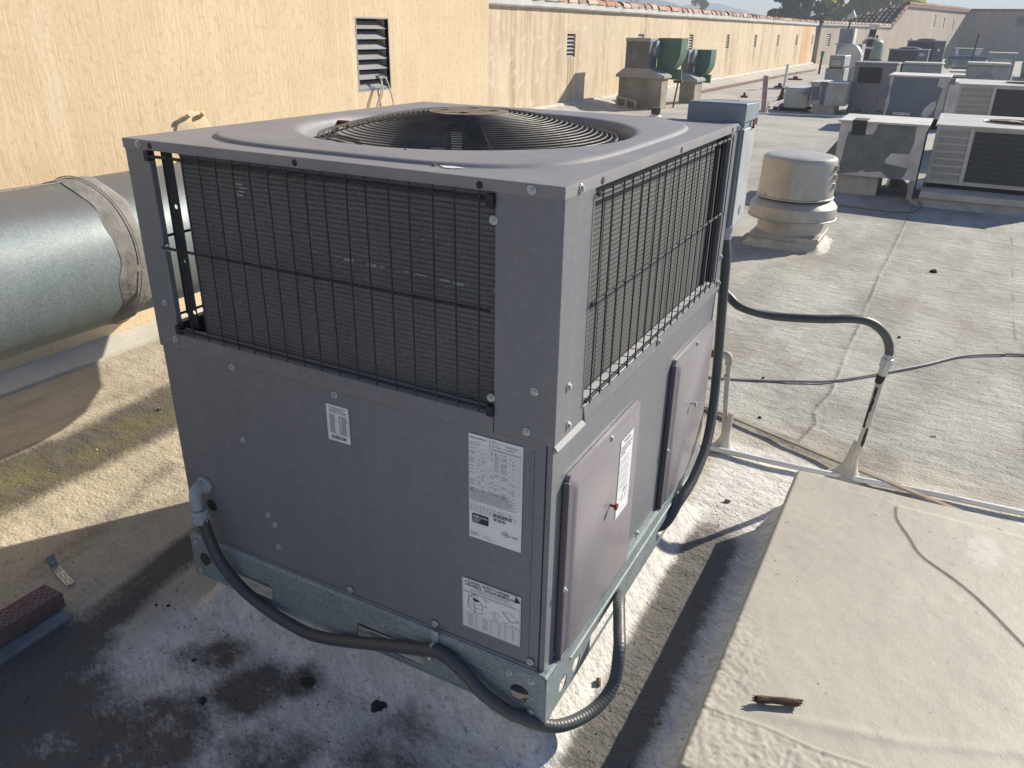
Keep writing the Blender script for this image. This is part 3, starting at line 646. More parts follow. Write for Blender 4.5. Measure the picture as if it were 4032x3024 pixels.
cc = [circ(0, 0, .104, 40)]+[circ(.066*math.cos(math.radians(a)), .066*math.sin(math.radians(a)), .010, 14, 1.5, 1) for a in (20, 110, 200, 290)]
part('hub_plate', holed(cc[0], cc[1:], .003, lambda c: Vector((cx+c.x, cy+c.y, 1.262+c.z-.25*(c.x**2+c.y**2)))), RUSTY, fg)
fan = part('motor', MB().lathe((cx, cy, 0), [(.0, 1.25), (.062, 1.248), (.068, 1.24), (.068, 1.13), (.05, 1.11), (.02, 1.10), (.02, 1.04), (0, 1.04)], 32), mat('black motor', (.03, .032, .04), rough=.4), U)
part('motor_sticker', MB().add([(cx+.0695*math.cos(a), cy+.0695*math.sin(a), z) for z in (1.165, 1.215) for a in (-1.75, -1.6, -1.45, -1.3)], [(i, i+1, i+5, i+4) for i in range(3)]), PAPER, fan)
for k in range(4):
    a0 = math.radians(20+90*k); b = MB(); n = 8
    for i in range(n+1):
        r = .05+.33*i/n; wd = .10+.17*i/n
        for j in range(7):
            s_ = j/6-.5; a = a0+s_*wd/r*.95+.25*i/n; b.v.append((cx+r*math.cos(a), cy+r*math.sin(a), 1.085+.10*s_*(1-.25*i/n)+.02*math.cos(s_*3)))
    for i in range(n):
        for j in range(6): b.f.append((i*7+j, i*7+j+1, i*7+j+8, i*7+j+7))
    part('fan_blade', b, mat('fan blade', (.12, .13, .15), rough=.45, metal=.2), U)
part('fan_shroud', MB().lathe((cx, cy, 0), [(.421, 1.11), (.424, 1.06), (.45, 1.04)], 72), mat('shroud enamel', (.42, .42, .42), rough=.5), U)
part('compressor', MB().lathe((cx-.2, cy+.1, 0), [(.0, .96), (.06, .955), (.09, .92), (.09, .715), (0, .715)], 24), DARK, U)
# access covers on the sunlit side
def cover(y0, y1, z0, z1):
    b = MB(); d, e = .021, .010
    P = rrect(y0, y1, z0, z1, .012); Q = rrect(y0+.006, y1-.006, z0+.004, z1-.006, .012); R1 = rrect(y0+e+.010, y1-e-.010, z0+e, z1-e-.012, .016); R2 = rrect(y0+e+.014, y1-e-.014, z0+e+.004, z1-e-.016, .016)
    n = len(P)
    for X, pp in ((.0015, P), (.012, P), (.014, Q), (d-.003, R1), (d, R2)): b.v += [(X, p[0], p[1]) for p in pp]
    for j in range(4):
        for i in range(n): b.f.append((j*n+i, j*n+(i+1) % n, (j+1)*n+(i+1) % n, (j+1)*n+i))
    b.f.append(tuple(range(4*n, 5*n))); return b.mesh('cover', 50)
cv = [part('access_cover', cover(.062, .496, .122, .612), PAN, U), part('access_cover', cover(.785, 1.19, .122, .612), PAN, U)]
for c_, y0 in zip(cv, (.062, .785)):
    part('edge_channel', box(.002, .017, y0-.010, y0-.0005, .125, .602), PANE, c_, bevel=.002)
def hexs(r=.0066, h=.0055):
    b = MB(); b.lathe((0, 0, 0), [(r*1.32, 0), (r*1.32, .0012), (r*1.15, .002)], 20, 'y')
    b.v = [(x, -y, z) for x, y, z in b.v]
    b.prism(circ(0, 0, r*.9, 6), -.002, -h, 'y'); b.prism(circ(0, 0, r*.55, 6), -h, -h-.001, 'y'); return b.mesh('screw', 40)
SCR = hexs(); SCR.materials.append(SCREW); SCR2 = hexs(.006, .006); SCR2.materials.append(SCREW)
RS = (0, 0, math.pi/2)
for x, z in ((-1.061, 1.205), (-.059, 1.204)): part('screw', SCR, None, U, at=(x, -.0055, z))
for x, z in ((-1.065, .825), (-1.048, .733), (-.145+.01, 1.142), (-.138, .787), (-.042, .823), (-.057, .732), (-1.020, .970)): part('screw', SCR, None, U, at=(x, -.0045, z))
for x, z in ((-.867, .694), (-.549, .694), (-.547, .148), (-.290, .148), (-.033, .148)): part('screw', SCR, None, U, at=(x, -.0035 if z < .3 else .0005, z))
for x, z in ((-.864, .492), (-.809, .284), (-.789, .261), (-.786, .192)): part('screw', SCR2, None, U, at=(x, .0005, z))
for x, z in ((-.081, .101), (-.024, .101), (-.023, .006), (-1.100, .099), (-1.099, .004), (-.98, .0)): part('screw', SCR, None, U, at=(x, -.0125, z))
for y, z, x in ((.060, 1.203, .0055), (1.20, 1.203, .0055), (.609, .730, .009), (1.198, .816, .0035), (1.19, .735, .009), (.060, .140, .0005), (.609, .138, .0005), (.058, .735, .0045), (.050, .823, .0045)):
    part('screw', SCR, None, U, at=(x, y, z), rot=RS)
for y, z in ((.29, .600), (.985, .600)): part('screw', SCR, None, U, at=(.014, y, z), rot=RS)
for y in (.055, .778): part('screw', SCR2, None, U, at=(.017, y, .33), rot=RS)
b1_ = MB().tube([(.02, 0, 0), (.036, 0, 0)], .0035, 8); b1_.prism(circ(0, 0, .0085, 6), .034, .040, 'x')
part('latch_screw', b1_.mesh('latch', 40), RUST, cv[0], at=(0, .300, .414)); b1_ = MB().tube([(.02, 0, 0), (.036, 0, 0)], .0035, 8); b1_.prism(circ(0, 0, .0085, 6), .034, .040, 'x')
part('latch_screw', b1_.mesh('latch', 40), SCREW, cv[1], at=(0, .975, .405))
HOLE = MB().lathe((0, 0, 0), [(.0, 0), (.0065, 0), (.0072, .0006)], 16, 'y').mesh('punched_hole'); HOLE.materials.append(DARK)
for x, z in ((-1.025, 1.203), (-.597, 1.203), (-.164, 1.202)): part('punched_hole', HOLE, None, U, at=(x, -.0056, z))
for y in (.161, .651, 1.141): part('punched_hole', HOLE, None, U, at=(.0062, y, 1.202), rot=RS)
part('knockout', MB().lathe((-1.023, -.0005, .246), [(0, 0), (.017, 0), (.019, .001)], 24, 'y'), DARK, U)
part('knockout', MB().tube([(-.985+.027*math.cos(a*math.pi/16), .0008, .400+.027*math.sin(a*math.pi/16)) for a in range(32)], .0008, 5, closed=True), UNIT, U)
part('seam_gap', box(-.0155, -.0125, .004, .016, .128, SEAM), DARK, U)
# base rails with real punched openings
RZ0, RZ1 = -.012, .118
fr = holed([(-1.122, RZ0), (.012, RZ0), (.012, RZ1), (-1.122, RZ1)],
           [circ(-1.070, .052, .024), rrect(-1.018, -.821, .006, .058, .010), rrect(-.527, -.318, .006, .058, .010), circ(-.053, .050, .026)], .003, xz(-.0105))
rail = part('base_rail', fr, GALV, U)
part('rail_flange', MB().prism([(-.012, RZ1-.004), (-.0125, RZ1+.002), (-.006, RZ1+.010), (.01, RZ1+.012), (.01, RZ1+.009)], -1.12, .008, 'x'), GALV, rail)
part('rail_bead', MB().tube([(-1.0, -.012, .083), (-.12, -.012, .083)], .0038, 8), GALV, rail)
part('rail_bead', MB().tube([(-1.0, -.012, -.008), (-.12, -.012, -.008)], .004, 8), GALV, rail)
rr_ = holed([(-.012, RZ0), (UD+.01, RZ0), (UD+.01, RZ1), (-.012, RZ1)],
            [circ(.085, .030, .022), circ(.163, .028, .022), rrect(.25, .47, -.002, .044, .010), rrect(.77, .98, -.002, .044, .010), circ(1.05, .03, .022), circ(1.13, .03, .022)], .003, zz(.0125))
rail2 = part('base_rail', rr_, GALV, U)
part('rail_flange', MB().prism([(.012, RZ1-.004), (.0135, RZ1+.002), (.008, RZ1+.010), (-.01, RZ1+.012), (-.01, RZ1+.009)], -.010, UD+.008, 'y'), GALV, rail2)
part('rail_bead', MB().tube([(.0145, .12, .078), (.0145, 1.15, .078)], .0038, 8), GALV, rail2)
part('corner_lap', MB().prism([(-.012, -.0125), (.0155, -.0125), (.0155, .018), (.0142, .018), (.0142, -.0110), (-.012, -.0110)], RZ0-.002, RZ1-.03), GALV, rail2)
part('base_rail', box(-1.122, .012, UD+.007, UD+.010, RZ0, RZ1), GALV, U)
part('base_rail', box(-1.122, -1.119, -.01, UD+.006, RZ0, RZ1), GALV, U)

# stickers with real print: (u, v) metres on the sticker, mapped to the face
FNT = {}
def text_geo(s, size, bold=0):
    cu = bpy.data.curves.new('t', 'FONT'); cu.body = s; cu.size = size; cu.offset = bold; cu.resolution_u = 3; cu.align_x = 'LEFT'
    me = curve_mesh(cu, lambda c: c.copy()); vs = [(v.co.x, v.co.y) for v in me.vertices]; fs = [tuple(p.vertices) for p in me.polygons]
    bpy.data.meshes.remove(me); return vs, fs
class Print:
    def __init__(s, fn): s.fn = fn; s.b = MB(); s.g = MB()
    def text(s, t, u, v, size, width=None, bold=0, grey=False, inv=False):
        vs, fs = text_geo(t, size, bold); x1 = max(a for a, b in vs); k = (width/x1) if width else 1
        (s.g if grey else s.b).add([s.fn(u+a*k, v+b, .0004) for a, b in vs], fs); return s
    def rect(s, u0, u1, v0, v1, grey=False, w=.0003):
        (s.g if grey else s.b).add([s.fn(u0, v0, w), s.fn(u1, v0, w), s.fn(u1, v1, w), s.fn(u0, v1, w)], [(0, 1, 2, 3)]); return s
    def line(s, a, b, t=.0006, grey=False):
        d = Vector((b[0]-a[0], b[1]-a[1])); n = Vector((-d.y, d.x)).normalized()*t/2
        (s.g if grey else s.b).add([s.fn(a[0]-n.x, a[1]-n.y, .0003), s.fn(b[0]-n.x, b[1]-n.y, .0003), s.fn(b[0]+n.x, b[1]+n.y, .0003), s.fn(a[0]+n.x, a[1]+n.y, .0003)], [(0, 1, 2, 3)]); return s
    def poly(s, pts, t=.0006, grey=False, closed=False):
        for a, b in zip(pts, pts[1:]+([pts[0]] if closed else [])): s.line(a, b, t, grey)
        return s
    def ring(s, u, v, r, t=.0006): return s.poly([(u+r*math.cos(k*math.pi/12), v+r*math.sin(k*math.pi/12)) for k in range(24)], t, closed=True)
    def dashes(s, u0, u1, v, h=.0012, fill=.85, wmin=.0015, wmax=.006, seed=0):
        R_ = random.Random(seed+int(v*1e5)); u = u0
        while u < u1:
            w = R_.uniform(wmin, wmax); 
            if u+w > u1: break
            s.rect(u, u+w, v, v+h, grey=True); u += w+.0009/fill
        return s
    def bars(s, u0, u1, v0, v1, seed=1):
        R_ = random.Random(seed); u = u0
        while u < u1-.001:
            w = R_.choice((.0006, .0009, .0014)); s.rect(u, u+w, v0, v1); u += w+R_.choice((.0005, .0008, .0012))
        return s
    def done(s, lab):
        if s.b.v: part('black_print', s.b.mesh('print', 0), INK, lab)
        if s.g.v: part('grey_print', s.g.mesh('print', 0), INKG, lab)
def fface(u0, v0, y): return lambda u, v, w=0: (u0+u, y-w, v0+v)
def sface(u0, v0, x): return lambda u, v, w=0: (x+w, u0+u, v0+v)
def sticker(fn, w, h, r, label, name='sticker', parent=U, notch=None):
    P = rrect(0, w, 0, h, r); b = MB(); b.add([fn(*p) for p in P], [tuple(range(len(P)))])
    return part(name, b, PAPER, parent, label=label)
# 1 small parts-list sticker
fn = fface(-.576, .575, -.0010); w, h = .0655, .093
st = sticker(fn, w, h, .003, 'small white sticker with a dense list and a barcode'); p = Print(fn)
p.poly([(.0022, .0022), (w-.0022, .0022), (w-.0022, h-.0022), (.0022, h-.0022)], .0003, closed=True)
for i, (t, a, b_) in enumerate((('Approved Alternate Accessory', .0075, .051), ('Heater Model Numbers', .013, .038), ('(Consult Rating Plate for Allowed Size)', .007, .052), ('Electric Heater  60 Cross Reference', .008, .050))):
    p.text(t, a, h-.0075-i*.0042, .0036, b_, bold=.0001)
for k in range(19):
    v = h-.0255-k*.0026; p.line((.003, v-.0006), (w-.003, v-.0006), .00025, True)
    p.dashes(.0085, .026, v, .0016, wmin=.003, seed=2); p.dashes(.036, .042, v, .0016, seed=3); p.dashes(.043, .060, v, .0016, wmin=.003, seed=5)
p.text('Class No. 1    Code 2', .022, .0168, .0030, .028); p.bars(.0095, .055, .006, .0150, 4); p.done(st)
# 2 rating plate
fn = fface(-.193, .4355, -.0010); w, h = .1285, .257
st = sticker(fn, w, h, .0008, 'tall white rating sticker with tables above and certification marks below'); p = Print(fn)
p.text('INTERNATIONAL COMFORT PRODUCTS', .003, h-.0095, .0042, .041, bold=.0001); p.text('Lewisburg, TN 37091 U.S.A.', .003, h-.0190, .0038, .027)
p.text('REFERENCE ELECTRICAL', .002, h-.0255, .0030, .024)
p.line((.050, h), (.050, h-.031)); p.line((.050, h-.008), (w, h-.008), grey=True); p.line((.050, h-.016), (w, h-.016), grey=True); p.line((.0, h-.022), (w, h-.022), grey=True)
p.text('MODEL', .054, h-.006, .0036); p.text('48 GN MODELS', .054, h-.0125, .0034, .020, grey=True); p.text('SERIAL / SERIE', .054, h-.0185, .0034, .022)
p.dashes(.088, .118, h-.012, .0026, seed=8); p.dashes(.088, .108, h-.0185, .0026, seed=9)
p.text('FACTORY CHARGED WITH R-410A REFRIGERANT', .054, h-.0265, .0036, .070, bold=.00008)
for i, v in enumerate(np.linspace(h-.030, h-.155, 31)): p.line((0, v), (w, v), .00035, True)
R3 = random.Random(12)
for u in (.017, .031, .040, .046, .058, .074, .089, .099, .105, .116, .122): p.line((u, h-.030), (u, h-.062), .00035, True)
for u in (.021, .029, .040, .044, .051, .060, .075, .096, .103, .114, .122): p.line((u, h-.066), (u, h-.122), .00035, True)
for i in range(26):
    v = h-.0335-i*.0042
    for a, b_ in ((.002, .016), (.023, .028), (.032, .038), (.047, .051), (.053, .059), (.062, .073), (.078, .094), (.097, .102), (.105, .112)):
        if R3.random() < .58: p.dashes(a, b_, v, .0018, seed=i)
for k in range(13): p.dashes(.002, w-.004-R3.uniform(0, .03), h-.130-k*.0026, .0011, wmax=.01, seed=k)
for k in range(4): p.line((0, h-.168-k*.0065), (w, h-.168-k*.0065), .00035, True)
for u in (.028, .056, .078, .102): p.line((u, h-.168), (u, h-.188), .0004, True)
for k in range(3): p.dashes(.004, .118, h-.1735-k*.0062, .0018, fill=.25, seed=31+k)
p.bars(.060, .106, .070, .0785, 7); p.bars(.060, .091, .0595, .0675, 9)
P = rrect(.0075, .0490, .040, .064, .004); p.b.add([fn(a, b_, .0003) for a, b_ in P], [tuple(range(len(P)))])
wl = Print(lambda u, v, k=0: fn(u, v, k+.0005)); wl.text('AHRI', .010, .0550, .0072, .0150, bold=.0003); wl.text('CERTIFIED', .0262, .0550, .0050, .0205, bold=.0001)
for k in range(4): wl.rect(.010, .030-k*.002, .0515-k*.0027, .0523-k*.0027)
p.ring(.0905, .0345, .0072, .0011); p.text('UL', .0862, .0318, .0078, .0088, bold=.0003); p.text('c', .0790, .0312, .0060, bold=.0001); p.text('us', .0985, .0305, .0055, bold=.0001)
p.text('LISTED', .1055, .0300, .0062, .0155, bold=.0001); p.text('3120', .1095, .0232, .0034, grey=True)
P = rrect(.003, .0265, .0075, .0150, .0035, 3); p.poly(P, .0005, True, True)
for k in range(3): p.dashes(.0045, .025, .0085+k*.0024, .0011, seed=50+k)
p.dashes(.036, .059, .0115, .0013, seed=61); p.dashes(.036, .066, .0062, .0013, seed=62)
p.done(st); part('white_print', wl.b.mesh('p', 0), PAPER, st)
# 3 rigging notice
fn = fface(-.2125, .1775, -.0018); w, h = .152, .1405
st = sticker(fn, w, h, .003, 'white caution sticker with rigging drawings, one corner curling'); p = Print(fn)
p.poly([(.002, .002), (w-.002, .002), (w-.002, h-.010), (w-.010, h-.002), (.002, h-.002)], .0006, closed=True)
p.text('CAUTION - NOTICE TO RIGGERS', .0140, h-.0115, .0094, .108, bold=.0003); p.text('PRUDENCE - AVIS AUX MANIPULATEUR', .0140, h-.0200, .0094, .131, bold=.0003)
for v in (h-.0112, h-.0197): p.b.add([fn(.0065, v, .0003), fn(.0125, v, .0003), fn(.0095, v+.006, .0003)], [(0, 1, 2)])
p.text('ACCESS PANELS MUST BE IN PLACE WHEN RIGGING.', .033, h-.0255, .0046, .088); p.text("PANNEAUX D'ACCES DOIT ETRE EN PLACE POUR MANIPULATION.", .021, h-.0305, .0046, .112)
p.text('Use top vent as spreader bar. / Utiliser la palette du haut comme barre de repartition.', .003, h-.0365, .0046, .138); p.line((.002, h-.0385), (w-.002, h-.0385), .0008)
A = lambda *q: [(a/1110*w, h-b_/1180*h) for a, b_ in q]
H = Print(fn)   # small rigging drawings
bx = [(.018, .068), (.036, .057), (.055, .061), (.055, .0805), (.036, .0835), (.018, .090)]
p.poly([(.016, .082), (.034, .0735), (.054, .078), (.036, .089), (.016, .097), (.016, .082)], .0007)
p.poly([(.016, .082), (.016, .063), (.034, .0505), (.034, .0735)], .0010); p.poly([(.034, .0505), (.053, .0535), (.054, .078)], .0010); p.poly([(.034, .063), (.053, .066)], .0010); p.poly([(.016, .073), (.034, .0625)], .0006)
P = [(.036+.0085*math.cos(k*math.pi/8), .0875-.001+.0042*math.sin(k*math.pi/8)-.12*.0085*math.cos(k*math.pi/8)) for k in range(16)]; p.b.add([fn(a, b_, .0003) for a, b_ in P], [tuple(range(16))])
p.poly([(.032, .1035), (.018, .088), (.015, .072)], .0014); p.poly([(.032, .1035), (.053, .078)], .0010); p.poly([(.032, .1035), (.031, .076), (.036, .052)], .0010)
p.poly([(.032, .1035), (.062, .101), (.062, .054), (.055, .0535)], .0004, True)
p.poly([(.106, .083), (.126, .087), (.147, .069), (.126, .063), (.106, .083)], .0010); p.poly([(.106, .083), (.106, .080), (.126, .0595), (.147, .0655), (.147, .069)], .0008); p.poly([(.111, .080), (.130, .082), (.120, .070)], .0004, True)
P = [(.0745, .0655), (.079, .072), (.089, .074), (.100, .068), (.097, .060), (.085, .057), (.0745, .0655)]; p.poly(P, .0006); p.line((.086, .073), (.086, .0575), .0012)
for k in range(5): p.line((.077+k*.004, .062+k*.001), (.080+k*.004, .071), .0004, True)
for a, b_, v in ((.054, .078, .096), (.056, .070, .0925), (.058, .070, .078), (.058, .072, .075), (.011, .024, .059), (.107, .122, .054), (.107, .121, .051), (.128, .148, .0525), (.128, .148, .0495), (.080, .095, .052), (.078, .097, .049), (.099, .106, .094)): p.dashes(a, b_, v, .0014, seed=int(v*9000))
for k in range(12): p.line((.002, .0475-k*.0036), (w-.002, .0475-k*.0036), .0004, True)
for u in (.038, .076, .114): p.line((u, .0475), (u, .0035), .0007)
for u in (.016, .023, .055, .062, .096, .132):
    for k in range(10): p.dashes(u, u+.0052, .0405-k*.0036, .0019, wmin=.001, wmax=.003, seed=k)
p.text('UNIT WEIGHT / POIDS', .018, .0447, .0028, .024, grey=True); p.text('MAX SHIPPING WEIGHT / POIDS MAXIMUM DE LIVRAISON', .079, .0447, .0028, .070, grey=True); p.done(st)
part('curled_corner', MB().add([(-.2125+w-.013, -.0045, .1775+h+.0005), (-.2125+w+.0015, -.0055, .1775+h-.014), (-.2125+w-.010, -.012, .1775+h-.010)], [(0, 1, 2)]), INK, st)
# 4 tall notice on the near access cover
fn = sface(.342, .345, .0222); w, h = .087, .222
st = sticker(fn, w, h, .003, 'narrow white notice with text above a small unit drawing', parent=cv[0]); p = Print(fn)
p.poly([(.002, .002), (w-.002, .002), (w-.002, h-.002), (.002, h-.002)], .0004, closed=True)
p.text('INSTALLATION', .022, h-.012, .0075, .043, bold=.0003); p.line((.002, h-.016), (w-.002, h-.016), .0007)
p.text('IMPORTANT: SEE INSTRUCTIONS', .005, h-.027, .007, .076, bold=.0002); p.text('BEFORE REMOVING COVERS', .005, h-.036, .007, .066, bold=.0002); p.text('AND PANELS', .005, h-.045, .007, .030, bold=.0002)
for k in range(20):
    if k % 5 != 4: p.dashes(.005, w-.006-(k*7 % 5)*.005, h-.058-k*.0047, .0015, wmax=.009, seed=70+k)
p.poly([(.030, .040), (.058, .040), (.058, .064), (.030, .064)], .0009, closed=True); p.poly([(.030, .052), (.058, .052)], .0009); p.poly([(.058, .040), (.068, .048), (.068, .071), (.058, .064)], .0008); p.poly([(.030, .064), (.042, .071), (.068, .071)], .0008)
p.ring(.049, .0675, .005, .002); p.poly([(.034, .042), (.042, .042), (.042, .050), (.034, .050)], .0008, closed=True); p.dashes(.010, .024, .050, .0016, seed=5); p.dashes(.010, .024, .038, .0016, seed=6); p.dashes(.030, .060, .014, .0016, seed=7); p.done(st)

# white bird dropping and leaf scraps on the lid
solo('bird_dropping', MB().add([(-.262+.024*math.cos(a)*(1+.3*math.sin(3*a)), .055+.012*math.sin(a), 1.2165) for a in np.linspace(0, 6.0, 14)]+[(-.262, .055, 1.2185)], [(i, (i+1) % 14, 14) for i in range(14)]), mat('chalky white', (.78, .77, .74), rough=.9), 'white chalky dropping on the unit lid near the front corner', 'dropping')
def scrap(name, label, cat, x, y, z, r, ma, seed, group=None, n=13, h=.006):
    R_ = random.Random(seed); b = MB(); P = [(r*R_.uniform(.45, 1)*math.cos(k*6.283/n), r*R_.uniform(.4, .9)*math.sin(k*6.283/n)) for k in range(n)]
    b.v = [(a, b_, 0) for a, b_ in P]+[(a*.8, b_*.8, h*R_.uniform(.5, 1.2)) for a, b_ in P]+[(0, 0, h*1.2)]
    b.f = [(i, (i+1) % n, n+(i+1) % n, n+i) for i in range(n)]+[(n+i, n+(i+1) % n, 2*n) for i in range(n)]
    return solo(name, b, ma, label, cat, at=(x, y, z), group=group)
for i, (x, y, r) in enumerate(((-.372, .060, .006), (-.300, .055, .007), (-.44, .16, .004))):
    scrap('leaf_scrap', ('tiny dark leaf scrap on the lid, left of the white dropping', 'tiny leaf scrap touching the white dropping on the lid', 'tiny dark speck of leaf on the raised lid panel in front of the fan')[i], 'leaf scrap', x, y, 1.2162 if i < 2 else 1.2225, r, LEAFD, 90+i, h=.003)

# ------------------------------------------------------------------ curb under the unit, coated slab box to the right
def flared(x0, x1, y0, y1, prof, n=36, amp=.004, seed=0, r=.04):
    P0 = []
    per = rrect(x0, x1, y0, y1, r, 6); L = [0]
    out = []
    for i in range(len(per)):
        a, b_ = per[i], per[(i+1) % len(per)]; d = math.dist(a, b_); k = max(1, int(d/.02))
        out += [(a[0]+(b_[0]-a[0])*j/k, a[1]+(b_[1]-a[1])*j/k) for j in range(k)]
    N = len(out); b = MB(); R_ = random.Random(seed)
    cxx, cyy = (x0+x1)/2, (y0+y1)/2
    for o, z in prof:
        for i, (x, y) in enumerate(out):
            t = Vector(out[(i+1) % N])-Vector(out[i-1]); nn = Vector((t.y, -t.x)).normalized()
            w_ = amp*float(vn(np.array(x*14+seed), np.array(y*14+o*30)))
            b.v.append((x+nn.x*(o+w_), y+nn.y*(o+w_), z))
    for j in range(len(prof)-1):
        for i in range(N): b.f.append((j*N+i, j*N+(i+1) % N, (j+1)*N+(i+1) % N, (j+1)*N+i))
    b.f.append(tuple(range(N))); return b.mesh('curb', 60)
solo('roof_curb', flared(-1.068, -.042, .047, 1.168, [(-.02, -.0135), (.0, -.0145), (.003, -.03), (.004, -.07), (.004, -.15)], amp=.003, seed=3), WHITEC, 'white coated flared curb carrying the large taupe unit', 'curb')
# slab box: displaced top sheet and coved sides
SEAMP = [(q.x, q.y) for q in spline([(.50, 1.312, 0), (.576, 1.311, 0), (.645, 1.303, 0), (.655, 1.26, 0), (.664, 1.205, 0), (.705, 1.115, 0), (.742, 1.035, 0), (.83, .960, 0), (.905, .876, 0), (.992, .749, 0), (1.2, .45, 0)], 4)]
_sy = [q[1] for q in SEAMP[12:]][::-1]; _sx = [q[0] for q in SEAMP[12:]][::-1]
def slab_top(X, Y):
    z = .05+.003*(fbm(X*5, Y*5)-.5)+.0012*(fbm(X*30, Y*30, 3)-.5)
    seamP = SEAMP
    d = seg(X, Y, seamP); right = ss(-.0025, .0025, X-np.interp(Y, _sy, _sx))
    z = z+.0030*right*ss(1.31, 1.29, Y)+.0008*np.exp(-(d/.004)**2)
    dm = ss(.165, .15, Y)+ss(.10, .0, np.hypot((X-.33)*1.2, (Y-.30)*.55)-.06)
    z = z+np.clip(dm, 0, 1)*.0052*(.6*vn(X*120, Y*120)+.4*vn(X*45+7, Y*45)-.4)
    z = z+.0022*np.exp(-((Y-.165-.004*np.sin(X*30))/.0035)**2)
    z = z+.003*np.exp(-((Y-np.interp(X, [.375, .56, .764, .976, 1.3], [.185, .231, .281, .369, .5]))/.018)**2)*ss(.4, .5, X)
    e = np.minimum(np.minimum(X-.325, 1.385-Y), Y+.025); z = z-.010*ss(.012, 0, e)**2
    return z
sx = axis([(.325, 1.15, .0045), (1.15, 2.2, .05)]); sy_ = axis([(-.025, 1.385, .0045)])
slab = part('curb_box', grid_mesh(sx, sy_, slab_top, dict(patch=lambda X, Y: np.clip(ss(.095, .05, np.hypot((X-.905)*1.5, (Y-1.148)*.75)+.02*(fbm(X*30, Y*30)-.5))*ss(.35, .6, fbm(X*35, Y*35)+.15)+.5*ss(.05, .02, np.hypot(X-.715, Y-.80))*(fbm(X*60, Y*60) > .5), 0, 1),
      grime=lambda X, Y: np.clip(.9*np.exp(-(seg(X, Y, SEAMP[10:])/.0030)**2)*ss(.25, .4, fbm(X*9, Y*9)+.15)+.35*np.exp(-((Y-.160)/.004)**2)*(fbm(X*25, Y*3) > .48), 0, 1))), None, None)
M = bpy.data.materials.new('beige elastomeric coating'); M.use_nodes = True; nt = M.node_tree; bs = nt.nodes['Principled BSDF']
V = _n(nt, 'ShaderNodeTexCoord').outputs['Object']
c = mixc(nt, ramp(nt, noise(nt, V, 2.6, 8, .7), .38, .62), (.44, .41, .335), (.375, .35, .285))
c = mixc(nt, mulv(nt, ramp(nt, noise(nt, V, 38, 4, .7), .55, .70), .4), c, (.50, .475, .415))
c = mixc(nt, mulv(nt, ramp(nt, noise(nt, V, 1, 5, .7, (30, 7, 20)), .56, .68), .28), c, (.34, .295, .225))
c = mixc(nt, mulv(nt, mulv(nt, ramp(nt, noise(nt, V, 52, 2, .5), .69, .72), ramp(nt, noise(nt, V, 4, 2), .42, .6)), .7), c, (.17, .14, .11))
c = mixc(nt, mulv(nt, at('patch'), .32), c, (.66, .65, .60)); c = mixc(nt, mulv(nt, at('grime'), .8), c, (.12, .10, .085))
nt.links.new(c, bs.inputs['Base Color']); bs.inputs['Roughness'].default_value = .62
b1 = _n(nt, 'ShaderNodeBump'); b1.inputs['Distance'].default_value = .0007; nt.links.new(noise(nt, V, 120, 3, .6), b1.inputs['Height'])
b2 = _n(nt, 'ShaderNodeBump'); b2.inputs['Distance'].default_value = .0008; nt.links.new(noise(nt, V, 1, 5, .7, (34, 22, 10)), b2.inputs['Height'])
nt.links.new(b1.outputs[0], b2.inputs['Normal']); nt.links.new(b2.outputs[0], bs.inputs['Normal'])
slab.data.materials.append(M)
slab['label'] = 'large low beige coated box with curved seam, right foreground, carrying a broken stick'; slab['category'] = 'roof box'
SIDE = M
part('coved_side', flared(.325, 2.2, -.025, 1.385, [(-.004, .0395), (.0, .036), (-.004, .0), (-.004, -.06), (-.002, -.10), (.0, -.155)], amp=.005, seed=11, r=.006), WHITEC, slab)
# broken stick lying on the box
q = spline([(.436, .226, .064), (.455, .236, .063), (.482, .247, .064), (.520, .262, .062)], 5)
stb = MB().tube(q, [.0088+.0007*math.sin(k*.6) for k in range(len(q))], 9)
for k in range(5): stb.tube([(.518, .262+.003*(k-2), .062+.002*(k % 3)), (.530+.003*(k % 2), .266+.005*(k-2), .064+.003*(k % 2))], [.004, .0008], 5)
for k in range(4): stb.tube([(.438, .226+.003*(k-1.5), .064), (.426, .222+.005*(k-1.5), .066+.003*(k % 2))], [.004, .0008], 5)
solo('broken_stick', stb, STICK, 'short brown broken stick lying on the beige box', 'stick')

# ------------------------------------------------------------------ disconnect box and conduits
D = thing('disconnect_box', 'tall blue-grey electrical disconnect box with a lipped cap, on the back corner of the unit', 'electrical box', (-.07, 1.30, .9))
part('box_body', box(-.150, .013, 1.228, 1.390, .900, 1.215), BOXM, D, bevel=.004)
part('cap', MB().prism([(1.221, 1.200), (1.221, 1.262), (1.228, 1.268), (1.396, 1.262), (1.396, 1.196), (1.391, 1.196), (1.391, 1.215), (1.226, 1.215), (1.226, 1.200)], -.156, .019, 'x'), BOXM, D, bevel=.002)
part('sunlit_side', box(.0135, .018, 1.235, 1.383, .906, 1.195), mat('sunlit grey side', (.40, .43, .44), rough=.45, nscale=8), D, bevel=.002)  # pale sheet: sunlight on this side put into its colour
part('knockout', MB().lathe((.0185, 1.31, .945), [(0, 0), (.014, 0), (.015, .001)], 20, 'x'), BOXM, D)
part('hasp', box(.019, .024, 1.33, 1.345, 1.19, 1.215), RUST, D)
part('hub', MB().lathe((-.005, 1.262, 0), [(.024, .900), (.024, .882), (.020, .880), (.020, .86)], 20), FIT, D)
